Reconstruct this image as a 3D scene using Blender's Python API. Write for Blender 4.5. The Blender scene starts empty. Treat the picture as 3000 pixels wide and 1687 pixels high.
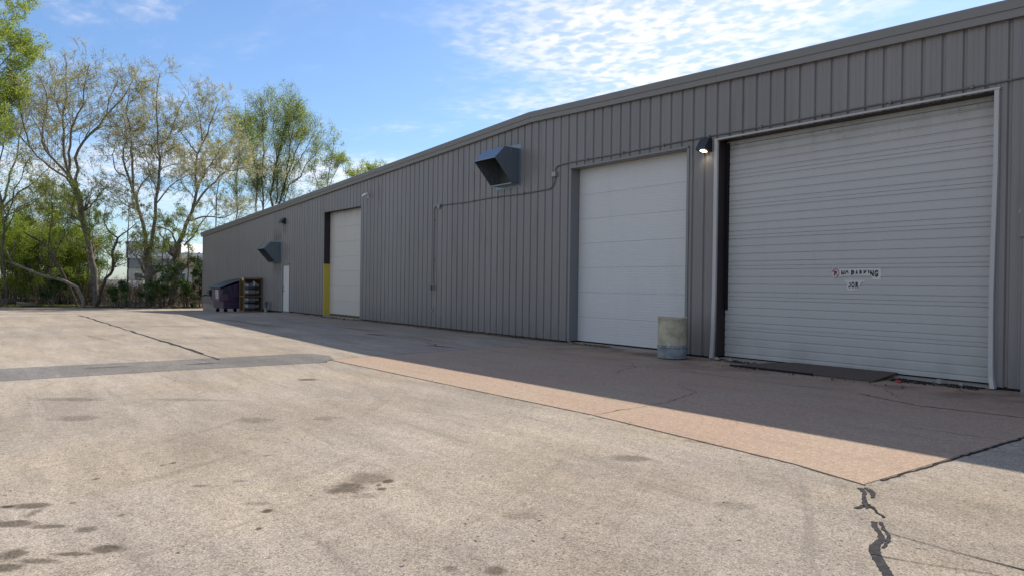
import bpy, bmesh, math, random
import numpy as np
from mathutils import Vector, Matrix

# ------------------------------------------------------------------ camera
D, EYE, FOC = 12.2, 1.46, 2130.0            # wall distance, eye height, focal length in photo pixels (3000 wide)
YAW, PITCH, ROLL = [math.radians(a) for a in (36.903, -0.291, 0.778)]
sc = bpy.context.scene
COL = sc.collection
fw = Vector((-math.cos(YAW)*math.cos(PITCH), math.sin(YAW)*math.cos(PITCH), math.sin(PITCH)))
rt = fw.cross(Vector((0, 0, 1))).normalized(); up = rt.cross(fw)
r2 = rt*math.cos(ROLL) + up*math.sin(ROLL); u2 = up*math.cos(ROLL) - rt*math.sin(ROLL)
cam = bpy.data.cameras.new('camera'); cam_o = bpy.data.objects.new('camera', cam); COL.objects.link(cam_o)
M = Matrix((r2, u2, -fw)).transposed().to_4x4(); M.translation = (0, -D, EYE)
cam_o.matrix_world = M
cam.sensor_width = 36; cam.lens = FOC/3000*36; cam.clip_start = .05; cam.clip_end = 2000
sc.camera = cam_o
sc.cycles.max_bounces = 6; sc.cycles.diffuse_bounces = 3; sc.cycles.glossy_bounces = 2; sc.cycles.transmission_bounces = 3; sc.cycles.transparent_max_bounces = 4

# ------------------------------------------------------------------ light
SUN_EL, SUN_AZ = math.radians(46), math.radians(-16.8)      # azimuth from +Y towards +X
SKY_STRENGTH, SUN_STRENGTH = .113, 4.2
sc.view_settings.view_transform = 'Standard'; sc.view_settings.look = 'None'
sc.view_settings.exposure = .45; sc.view_settings.gamma = 1; sc.view_settings.use_curve_mapping = False
world = bpy.data.worlds.new('World'); sc.world = world; world.use_nodes = True
world.cycles.sampling_method = 'MANUAL'; world.cycles.sample_map_resolution = 512
sun = bpy.data.lights.new('sun', 'SUN'); sun.energy = SUN_STRENGTH; sun.angle = math.radians(.5); sun.color = (1, .90, .77)
sun_o = bpy.data.objects.new('sun', sun); COL.objects.link(sun_o); sun_o.location = (-20, 40, 50)
sd = Vector((math.sin(SUN_AZ)*math.cos(SUN_EL), math.cos(SUN_AZ)*math.cos(SUN_EL), math.sin(SUN_EL)))
sun_o.rotation_euler = sd.to_track_quat('Z', 'Y').to_euler()

class NT:
    """small helper to write node trees"""
    def __init__(s, tree): s.t = tree; s.n = tree.nodes; s.l = tree.links
    def new(s, typ, **kw):
        n = s.n.new('ShaderNode'+typ)
        for k, v in kw.items(): setattr(n, k, v)
        return n
    def put(s, sock, v):
        if isinstance(v, bpy.types.NodeSocket): s.l.new(v, sock)
        elif isinstance(v, (tuple, list)) and len(v) == 3 and sock.type == 'RGBA': sock.default_value = (*v, 1)
        else: sock.default_value = v
    def math(s, op, a, b=0, c=0, clamp=False):
        n = s.new('Math', operation=op, use_clamp=clamp)
        for i, v in enumerate((a, b, c)): s.put(n.inputs[i], v)
        return n.outputs[0]
    def mix(s, f, a, b, mode='MIX'):
        n = s.new('Mix', data_type='RGBA', blend_type=mode)
        s.put(n.inputs[0], f); s.put(n.inputs[6], a); s.put(n.inputs[7], b)
        return n.outputs[2]
    def ramp(s, v, lo, hi, a=0., b=1., smooth=True):
        n = s.new('MapRange', interpolation_type='SMOOTHSTEP' if smooth else 'LINEAR')
        for i, x in enumerate((v, lo, hi, a, b)): s.put(n.inputs[i], x)
        return n.outputs[0]
    def noise(s, vec, scale, detail=3, rough=.55, dist=0.):
        n = s.new('TexNoise'); s.put(n.inputs['Vector'], vec)
        n.inputs['Scale'].default_value = scale; n.inputs['Detail'].default_value = detail
        n.inputs['Roughness'].default_value = rough; n.inputs['Distortion'].default_value = dist
        return n.outputs['Fac']
    def scaled(s, vec, sx, sy, sz, off=(0, 0, 0), rot=0.):
        n = s.new('Mapping'); s.put(n.inputs[0], vec); n.inputs[3].default_value = (sx, sy, sz); n.inputs[1].default_value = off
        n.inputs[2].default_value = (0, 0, rot)
        return n.outputs[0]
    def pos(s): return s.new('NewGeometry').outputs['Position']
    def xyz(s, v):
        n = s.new('SeparateXYZ'); s.put(n.inputs[0], v); return n.outputs
    def vec(s, x, y, z):
        n = s.new('CombineXYZ')
        for i, v in enumerate((x, y, z)): s.put(n.inputs[i], v)
        return n.outputs[0]

w = NT(world.node_tree)
sky = w.new('TexSky', sky_type='NISHITA', sun_disc=False)
sky.sun_elevation = SUN_EL; sky.sun_rotation = SUN_AZ
sky.air_density = 1.0; sky.dust_density = .8; sky.ozone_density = 2.5; sky.altitude = 300
dirv = w.new('TexCoord').outputs['Generated']
dx, dy, dz = w.xyz(dirv)
dzc = w.math('MAXIMUM', dz, .03)
px_, py_ = w.math('DIVIDE', dx, dzc), w.math('DIVIDE', dy, dzc)           # a flat cloud layer overhead
cp = w.vec(px_, py_, 0)
# the altocumulus bank north-west of the yard, and thin wisps everywhere
bx_, by_ = w.math('SUBTRACT', px_, -1.60), w.math('SUBTRACT', py_, 2.02)
ca, sa = math.cos(math.radians(-30)), math.sin(math.radians(-30))
bu = w.math('ADD', w.math('MULTIPLY', bx_, ca), w.math('MULTIPLY', by_, sa))
bv = w.math('ADD', w.math('MULTIPLY', bx_, -sa), w.math('MULTIPLY', by_, ca))
bd = w.math('SQRT', w.math('ADD', w.math('POWER', w.math('DIVIDE', bu, 2.3), 2), w.math('POWER', w.math('DIVIDE', bv, .70), 2)))
edge = w.noise(cp, 1.5, 5, .6)
fill_banks = w.ramp(w.noise(w.scaled(cp, 1, 1, 1, (2.2, 5.1, 0)), .30, 3, .5), .40, .52)      # banks added out of view to lift and whiten the shade fill
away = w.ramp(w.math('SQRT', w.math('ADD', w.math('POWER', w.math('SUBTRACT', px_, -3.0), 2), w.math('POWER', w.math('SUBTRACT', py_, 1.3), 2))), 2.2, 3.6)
bank = w.ramp(w.math('ADD', bd, w.math('MULTIPLY', w.math('SUBTRACT', edge, .5), 2.1)), 1.45, .35)
bank = w.math('MAXIMUM', bank, w.math('MULTIPLY', fill_banks, away))
rip = w.noise(w.scaled(cp, 1, 1.15, 1, rot=.3), 13.0, 4, .5, .15)
rip2 = w.noise(w.scaled(cp, 1, 1.2, 1, rot=.3), 4.5, 3, .55)
tex = w.math('ADD', w.math('MULTIPLY', rip, .6), w.math('MULTIPLY', rip2, .4))
cells = w.ramp(tex, .40, .60)
bankc = w.math('MULTIPLY', bank, w.math('ADD', w.math('MULTIPLY', cells, .62), .26))
wl = w.noise(w.scaled(cp, .9, 2.2, 1, (1.3, .4, 0), rot=.5), 1.5, 7, .62, .2)
wm = w.noise(w.scaled(cp, 1, 1, 1, (3.1, 7.7, 0)), .6, 2)
wisp = w.math('MULTIPLY', w.ramp(wl, .46, .80), w.ramp(wm, .34, .62))
wisp = w.math('MULTIPLY', wisp, w.math('ADD', .18, w.math('MULTIPLY', cells, .42)))
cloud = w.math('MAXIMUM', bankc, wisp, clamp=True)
cloud = w.math('MULTIPLY', cloud, w.ramp(dz, .04, .16))
skyc = w.mix(1, sky.outputs[0], (.80, .93, 1.07), 'MULTIPLY')
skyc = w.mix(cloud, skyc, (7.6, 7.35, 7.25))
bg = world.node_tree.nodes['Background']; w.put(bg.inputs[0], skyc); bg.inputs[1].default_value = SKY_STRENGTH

# ------------------------------------------------------------------ materials
MATS = {}
def material(name, base, rough=.6, metal=0., spec=.5):
    m = bpy.data.materials.new(name); m.use_nodes = True
    n = NT(m.node_tree); b = m.node_tree.nodes['Principled BSDF']
    n.put(b.inputs['Base Color'], base); b.inputs['Roughness'].default_value = rough; b.inputs['Metallic'].default_value = metal
    b.inputs['Specular IOR Level'].default_value = spec
    MATS[name] = m
    return m, n, b
def bump(n, b, h, strength, dist=.01):
    k = n.new('Bump'); k.inputs['Strength'].default_value = strength; k.inputs['Distance'].default_value = dist
    n.put(k.inputs['Height'], h); n.put(b.inputs['Normal'], k.outputs[0])
def weathered(name, col, rough=.55, metal=0., amount=.25, scale=2.0, streak=True, dirt=(.05, .045, .04), spec=.5, rnd=.08):
    """paint with grime: vertical streaks, blotches, slight per-object tone"""
    m, n, b = material(name, col, rough, metal, spec)
    p = n.pos()
    v = n.scaled(p, 1, 1, .12) if streak else p
    f = n.ramp(n.noise(v, scale*3, 5, .65), .45, .85)
    g = n.ramp(n.noise(p, scale*.6, 4), .35, .75)
    oi = n.new('ObjectInfo').outputs['Random']
    tone = n.math('ADD', 1-rnd/2, n.math('MULTIPLY', oi, rnd))
    c = n.mix(1, col, n.vec(tone, tone, tone), 'MULTIPLY')
    c = n.mix(n.math('MULTIPLY', n.math('MULTIPLY', f, g), amount*2.2, clamp=True), c, dirt)
    n.put(b.inputs['Base Color'], c)
    n.put(b.inputs['Roughness'], n.ramp(f, 0, 1, rough-.08, rough+.15))
    return m, n, b, c

# asphalt, worn down to its tan aggregate
def asphalt(name, tint, stains=(), dark=1.0):
    m, n, b = material(name, (.3, .28, .25), 1.0, spec=.0)
    p = n.pos()
    vo = n.new('TexVoronoi'); n.put(vo.inputs['Vector'], p); vo.inputs['Scale'].default_value = 140
    g = n.xyz(vo.outputs['Color'])[0]
    vo2 = n.new('TexVoronoi'); n.put(vo2.inputs['Vector'], p); vo2.inputs['Scale'].default_value = 78
    g2 = n.xyz(vo2.outputs['Color'])[1]
    gr = n.new('ValToRGB'); n.put(gr.inputs[0], n.math('ADD', n.math('MULTIPLY', g, .7), n.math('MULTIPLY', g2, .3)))
    el = gr.color_ramp.elements
    stops = ((.06, .13), (.28, .23), (.60, .318), (.84, .39), (1., .47))
    def shade(k): return (k*tint[0]*dark, k*tint[1]*dark, k*tint[2]*dark, 1)
    el[0].position, el[0].color = stops[0][0], shade(stops[0][1])
    el[1].position, el[1].color = stops[-1][0], shade(stops[-1][1])
    for q, k in stops[1:-1]:
        e = el.new(q); e.color = shade(k)
    c = gr.outputs[0]
    big = n.noise(p, .22, 4, .6)
    mid = n.noise(n.scaled(p, .35, 1.6, 1, rot=.25), 1.3, 5, .65)
    fine = n.noise(p, 9, 4, .7)
    t = n.math('MULTIPLY', n.ramp(big, .3, .72, .85, 1.10), n.ramp(mid, .32, .7, .86, 1.08))
    t = n.math('MULTIPLY', t, n.ramp(fine, .25, .7, .90, 1.06))
    c = n.mix(1, c, n.vec(t, t, t), 'MULTIPLY')
    warm = n.ramp(n.noise(p, .5, 3), .4, .7)
    c = n.mix(n.math('MULTIPLY', warm, .5), c, n.mix(1, c, (1.06, 1.0, .88), 'MULTIPLY'))
    # small dark oil spots scattered over the yard
    sp = n.noise(n.scaled(p, 1, 1, 1, (5, 2, 0)), 3.1, 2, .5)
    c = n.mix(n.math('MULTIPLY', n.ramp(sp, .69, .76), n.math('MULTIPLY', .55, n.ramp(big, .42, .55))), c, (.07, .063, .055))
    # tyre scuffs
    rg = n.noise(n.scaled(p, .25, 3.2, 1, rot=.9), 2.0, 4, .6, .6)
    c = n.mix(n.math('MULTIPLY', n.ramp(rg, .56, .74), .30), c, (.11, .10, .09))
    # turning arcs left by lorries swinging to the doors
    qx, qy, qz = n.xyz(p); ex, ey = n.math('SUBTRACT', qx, -13.0), n.math('SUBTRACT', qy, -14.5)
    rad = n.math('SQRT', n.math('ADD', n.math('POWER', ex, 2), n.math('POWER', ey, 2))); an = n.math('ARCTAN2', ey, ex)
    arcs = n.noise(n.vec(n.math('MULTIPLY', rad, 3.2), n.math('MULTIPLY', an, 1.6), 0), 1.6, 5, .65)
    c = n.mix(n.math('MULTIPLY', n.ramp(arcs, .54, .72), .30), c, (.13, .115, .10))
    c = n.mix(n.math('MULTIPLY', n.ramp(arcs, .44, .30), .22), c, (.42, .375, .315))
    if stains:
        px, py, pz = n.xyz(p)
        wob = n.math('MULTIPLY', n.math('SUBTRACT', n.noise(p, 5.5, 5, .65), .5), 1.7)
        acc = None
        for (x, y, rx, ry, rot, s) in stains:
            cr, sr = math.cos(rot), math.sin(rot)
            ax, ay = n.math('SUBTRACT', px, x), n.math('SUBTRACT', py, y)
            uu = n.math('DIVIDE', n.math('ADD', n.math('MULTIPLY', ax, cr), n.math('MULTIPLY', ay, sr)), rx)
            vv = n.math('DIVIDE', n.math('SUBTRACT', n.math('MULTIPLY', ay, cr), n.math('MULTIPLY', ax, sr)), ry)
            dd = n.math('ADD', n.math('SQRT', n.math('ADD', n.math('POWER', uu, 2), n.math('POWER', vv, 2))), wob)
            f = n.math('MULTIPLY', n.ramp(dd, 1.25, .5), min(1., s*1.0))
            acc = f if acc is None else n.math('MAXIMUM', acc, f)
        c = n.mix(acc, c, n.mix(1, c, (.26, .24, .23), 'MULTIPLY'))
    n.put(b.inputs['Base Color'], c)
    return m

def stain(px, py, hw, hh, k):
    """an oil stain seen at a photo pixel, as an ellipse on the ground"""
    d = fw+r2*((px-1500)/FOC)-u2*((py-843.5)/FOC); t = -EYE/d.z; dep = t
    return (d.x*t, d.y*t-D, hw*dep/FOC, hh*dep*dep/(FOC*EYE), math.pi/2-YAW, k)
STAINS = [stain(*q) for q in [(1013, 1428, 62, 20, .8), (1077, 1400, 66, 20, .55), (1135, 1409, 17, 6, .9), (1118, 1431, 16, 5, .9), (1109, 1420, 9, 4, .8), (1066, 1451, 44, 9, .4), (783, 1494, 16, 7, .9), (757, 1548, 11, 5, .85),
          (751, 1474, 45, 6, .4), (507, 1355, 11, 4, .8), (477, 1362, 7, 3, .7), (282, 1402, 12, 4, .7), (582, 1422, 28, 4, .5), (99, 1480, 52, 10, .8), (22, 1483, 24, 5, 1.0), (96, 1502, 17, 14, .6), (35, 1533, 80, 11, .8), (145, 1541, 66, 7, .7),
          (250, 1550, 34, 10, .7), (320, 1605, 56, 14, .85), (215, 1622, 70, 7, .7), (110, 1643, 80, 8, .7), (35, 1623, 52, 20, .8), (20, 1662, 48, 14, .8), (215, 1472, 14, 4, .6), (355, 1508, 14, 5, .6), (227, 1224, 70, 9, .4), (204, 1169, 100, 6, .4),
          (751, 1230, 60, 9, .38), (967, 1224, 45, 7, .35), (1456, 1670, 34, 15, .65), (1316, 1664, 28, 11, .5), (1847, 1341, 60, 12, .5), (2040, 1290, 40, 7, .3), (900, 1111, 32, 3, .8), (560, 1170, 140, 4, .3), (1520, 1510, 60, 12, .3), (2160, 1480, 60, 12, .25)]]
FAR_STAINS = [(-14.5, -3.4, .5, .12, .3, .6), (-18.6, -3.0, .5, .16, .2, .7), (-21, -2.4, 1.4, .15, .1, .5), (-26, -4.4, 3.0, .25, .05, .4), (-20.5, -9.6, 1.6, .10, .1, .3)]
asphalt('worn_asphalt', (1.185, 1.05, .885), STAINS); asphalt('worn_asphalt_far', (1.185, 1.05, .885), FAR_STAINS)
asphalt('newer_asphalt', (1.0, .97, .93), ((-13.4, -8.9, .10, .3, .1, .6), (-13.6, -10.3, .12, .35, 0, .5)), .68)

m, n, b = material('concrete_apron', (.4, .3, .24), .9, spec=.25)
p = n.pos()
c = n.mix(n.ramp(n.noise(p, .35, 4, .6), .35, .65), (.358, .256, .188), (.362, .280, .208))
c = n.mix(n.math('MULTIPLY', n.ramp(n.noise(n.scaled(p, .3, 1.8, 1, rot=.15), 1.6, 5, .65), .48, .72), .45), c, (.26, .195, .155))
vo = n.new('TexVoronoi'); n.put(vo.inputs['Vector'], p); vo.inputs['Scale'].default_value = 110
gg = n.xyz(vo.outputs['Color'])[0]
t = n.ramp(gg, 0, 1, .72, 1.26, False); c = n.mix(1, c, n.vec(t, t, t), 'MULTIPLY')
fn = n.noise(p, 14, 5, .75); t = n.ramp(fn, .3, .7, .85, 1.1); c = n.mix(1, c, n.vec(t, t, t), 'MULTIPLY')
X, Y, Z = n.xyz(p)
dk = n.math('MULTIPLY', n.ramp(Y, -2.8, -.1), n.ramp(n.noise(p, 1.1, 5, .6), .38, .66))         # grime tracked out of the doors
c = n.mix(n.math('MULTIPLY', dk, .8), c, (.10, .075, .06))
wh = n.ramp(n.noise(n.scaled(p, 1, 1, 1, (9, 4, 0)), 2.6, 3, .5), .72, .78); c = n.mix(n.math('MULTIPLY', wh, .4), c, (.6, .55, .5))
n.put(b.inputs['Base Color'], c); bump(n, b, n.math('ADD', fn, n.math('MULTIPLY', gg, .4)), .35, .004)

m, n, b = material('crack_dark', (.035, .032, .03), .95, spec=.05); material('joint_dirt', (.085, .075, .062), .95, spec=.05)
m, n, b = material('sealant', (.06, .06, .065), .9, spec=.06)
p = n.pos(); s_ = n.noise(n.scaled(p, 1, 1, 1), 22, 4, .7)
n.put(b.inputs['Base Color'], n.mix(n.ramp(s_, .4, .75), (.038, .038, .042), (.075, .072, .07))); bump(n, b, s_, .4, .004)

m, n, b = material('woodland_soil', (.12, .09, .06), 1, spec=.1)
p = n.pos(); c = n.mix(n.ramp(n.noise(p, 1.2, 6, .7), .35, .7), (.085, .062, .04), (.20, .155, .10))
c = n.mix(n.math('MULTIPLY', n.ramp(n.noise(n.scaled(p, 1, 1, 1, (3, 3, 0)), .7, 5, .65), .5, .66), .8), c, (.075, .10, .03))
n.put(b.inputs['Base Color'], c); bump(n, b, n.noise(p, 8, 5, .7), .8, .05)

# siding
m, n, b, c = weathered('siding_paint', (.185, .172, .166), .42, amount=.20, scale=1.4, rnd=.12)
p = n.pos(); X, Y, Z = n.xyz(p)
soot = None
for (sx, sz, hw) in ((-35.4, 3.55, .65), (-34.55, 4.05, .3), (-35.4, 2.2, .6)):
    f = n.math('MULTIPLY', n.ramp(n.math('ABSOLUTE', n.math('SUBTRACT', X, sx)), hw*1.4, hw*.5), n.ramp(n.math('ABSOLUTE', n.math('SUBTRACT', Z, sz)), .55, .05))
    soot = f if soot is None else n.math('MAXIMUM', soot, f)
c = n.mix(n.math('MULTIPLY', soot, n.math('MULTIPLY', .55, n.ramp(n.noise(n.scaled(p, 1, 1, .2), 6, 4), .3, .6))), c, (.05, .048, .045))
low = n.math('MULTIPLY', n.ramp(Z, .75, .03), n.ramp(n.noise(n.scaled(p, 1, 1, .35), 5, 5, .7), .35, .75))
c = n.mix(n.math('MULTIPLY', low, .6), c, (.10, .092, .085))
n.put(b.inputs['Base Color'], c)
bump(n, b, n.noise(n.scaled(p, 1, 1, .4), 1.6, 3), .25, .012)

weathered('trim_paint', (.185, .185, .185), .4, amount=.08, scale=1.2, rnd=.03)
weathered('door_frame_paint', (.17, .17, .175), .45, amount=.1, scale=1.5)
weathered('white_trim', (.40, .39, .38), .45, amount=.10, scale=2)
weathered('maroon_jamb', (.022, .014, .016), .6, amount=.12, scale=2, dirt=(.06, .045, .04))
weathered('yellow_jamb', (.56, .42, .055), .6, amount=.22, scale=3, dirt=(.12, .09, .03))
# overhead doors: dirty towards the header
def door_mat(name, col, top, amount, dirtcol, pin=0., low=0.):
    m, n, b, c = weathered(name, col, .45, amount=.05, scale=1.2, rnd=.03)
    p = n.pos(); X, Y, Z = n.xyz(p)
    band = n.ramp(Z, top-.7, top)
    f = n.math('MULTIPLY', band, n.ramp(n.noise(n.scaled(p, 1, 1, .25), 3.2, 6, .7), .25, .8))
    c = n.mix(n.math('MULTIPLY', f, amount, clamp=True), c, dirtcol)
    spots = n.math('MULTIPLY', n.ramp(Z, top-.42, top-.12), n.ramp(n.noise(n.scaled(p, 1, 1, .6), 9, 5, .75), .56, .68))
    c = n.mix(n.math('MULTIPLY', spots, amount*.9, clamp=True), c, (.045, .035, .028))
    if low:
        lw = n.math('MULTIPLY', n.ramp(Z, .7, .05), n.ramp(n.noise(p, 1.2, 5, .6), .4, .75))
        c = n.mix(n.math('MULTIPLY', lw, low), c, (.22, .205, .17))
    n.put(b.inputs['Base Color'], c)
    if pin:
        s = n.math('SINE', n.math('MULTIPLY', Z, pin)); bump(n, b, s, .35, .0022)
door_mat('ribbed_door_paint', (.405, .402, .392), 4.4, .45, (.17, .145, .11), low=.45)
door_mat('flat_door_paint', (.53, .53, .525), 4.5, .15, (.35, .34, .32), pin=95.)
door_mat('cream_door_paint', (.47, .445, .405), 4.5, .75, (.20, .18, .15))
weathered('personnel_door', (.50, .50, .48), .5, amount=.08, scale=2)
weathered('galvanised', (.17, .205, .235), .32, .5, amount=.18, scale=2.2, dirt=(.10, .10, .10))
weathered('hood_inside', (.05, .052, .055), .6, .3, amount=.1)
weathered('conduit_grey', (.13, .13, .132), .45, .4, amount=.1)
weathered('box_grey', (.30, .31, .31), .5, .2, amount=.1)
weathered('lamp_bronze', (.022, .024, .028), .4, amount=.1)
weathered('foundation_concrete', (.24, .225, .20), .9, amount=.35, scale=1.6, dirt=(.06, .055, .045))
weathered('tape_yellow', (.22, .165, .03), .7, amount=.5, scale=6, dirt=(.05, .04, .02))
weathered('black_rubber', (.012, .012, .012), .8, amount=.05, spec=.2)
weathered('roof_metal', (.35, .36, .37), .4, .3, amount=.1)
m, n, b = material('lamp_lens', (.8, .8, .75), .3); b.inputs['Emission Color'].default_value = (1, .9, .66, 1); b.inputs['Emission Strength'].default_value = 3
material('lamp_glass_off', (.45, .46, .46), .15)
material('white_plastic', (.7, .7, .7), .4)
# drum: cast concrete, once painted, the lower third grey-blue
m, n, b = material('drum_concrete', (.4, .38, .3), .9, spec=.2)
p = n.pos(); X, Y, Z = n.xyz(p)
zz = n.math('ADD', Z, n.math('MULTIPLY', n.math('SUBTRACT', n.noise(p, 4, 4), .5), .015))
lowm = n.ramp(zz, .292, .278)
hi = n.mix(n.ramp(n.noise(p, 5, 5, .65), .4, .7), (.46, .42, .31), (.33, .30, .21))
lo = n.mix(n.ramp(n.noise(p, 6, 6, .7), .4, .7), (.25, .275, .285), (.15, .17, .18))
c = n.mix(lowm, hi, lo)
st = n.ramp(n.noise(n.scaled(p, 1, 1, .3), 11, 5, .7), .55, .72); c = n.mix(n.math('MULTIPLY', st, .6), c, (.10, .09, .07))
hz = n.ramp(n.noise(n.scaled(p, .5, .5, 3), 8, 5, .7), .60, .70); c = n.mix(n.math('MULTIPLY', hz, .65), c, (.05, .05, .05))
wt = n.ramp(n.noise(n.scaled(p, 1.6, 1.6, .5, (4, 1, 2)), 5, 3, .6), .62, .72); c = n.mix(n.math('MULTIPLY', wt, .5), c, (.52, .51, .46))
n.put(b.inputs['Base Color'], c); bump(n, b, n.noise(p, 16, 6, .7), .5, .012)
weathered('rust_plate', (.085, .058, .046), .65, .2, amount=.3, scale=3, dirt=(.04, .03, .027), streak=False)
weathered('broken_concrete', (.27, .245, .215), .95, amount=.3, scale=5, streak=False)
weathered('purple_plastic', (.060, .032, .070), .5, amount=.25, scale=2.5, dirt=(.055, .035, .055))
weathered('purple_faded', (.105, .056, .088), .55, amount=.25, scale=2.5, dirt=(.09, .06, .08))
weathered('lid_plastic', (.028, .030, .036), .45, amount=.2)
weathered('ochre_paint', (.20, .125, .035), .55, .1, amount=.4, scale=6, dirt=(.07, .035, .015))
weathered('cylinder_metal', (.30, .31, .315), .38, .6, amount=.35, scale=5, streak=False, dirt=(.06, .05, .045))
material('sticker_white', (.52, .51, .50), .5); material('sticker_black', (.012, .012, .014), .6); material('sticker_red', (.33, .035, .04), .6)
material('sign_blue', (.03, .10, .35), .5); material('debris_red', (.45, .03, .04), .5)
weathered('far_white', (.72, .73, .73), .6, amount=.05); weathered('far_grey', (.22, .23, .23), .7, amount=.1); weathered('far_tan', (.50, .46, .38), .8, amount=.1)
material('far_glass', (.04, .05, .06), .15)
# bark and foliage
def bark(name, c1, c2):
    m, n, b = material(name, c1, .95, spec=.15)
    p = n.pos(); f = n.noise(n.scaled(p, 3, 3, .7), 5, 5, .7)
    n.put(b.inputs['Base Color'], n.mix(n.ramp(f, .35, .65), c1, c2)); bump(n, b, f, .9, .04)
bark('bark_grey', (.11, .095, .078), (.27, .24, .20)); bark('bark_dark', (.055, .045, .036), (.15, .125, .10)); bark('bark_pale', (.11, .095, .075), (.27, .235, .19))
def foliage(name, c1, c2, trans=.45):
    m, n, b = material(name, c1, .7, spec=.2)
    ri = n.new('NewGeometry').outputs['Random Per Island']
    big = n.noise(n.pos(), .55, 2)
    f = n.math('ADD', n.math('MULTIPLY', ri, .65), n.math('MULTIPLY', n.ramp(big, .35, .65), .35))
    c = n.mix(f, c1, c2); n.put(b.inputs['Base Color'], c)
    tr = n.new('BsdfTranslucent'); n.put(tr.inputs[0], n.mix(1, c, (1.25, 1.3, .8), 'MULTIPLY'))
    mx = n.new('MixShader'); mx.inputs[0].default_value = trans
    out = [q for q in n.n if q.type == 'OUTPUT_MATERIAL'][0]
    n.l.new(b.outputs[0], mx.inputs[1]); n.l.new(tr.outputs[0], mx.inputs[2]); n.l.new(mx.outputs[0], out.inputs[0])
foliage('leaf_spring', (.21, .28, .06), (.40, .46, .12), .5)
foliage('leaf_bright', (.22, .30, .05), (.42, .49, .11), .5)
foliage('leaf_seed', (.31, .295, .16), (.58, .55, .36), .45)
foliage('leaf_evergreen', (.035, .065, .022), (.085, .135, .045), .3)
foliage('leaf_olive', (.16, .19, .055), (.30, .32, .10), .5)
foliage('leaf_dead', (.10, .065, .035), (.26, .19, .11), .2)

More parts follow.
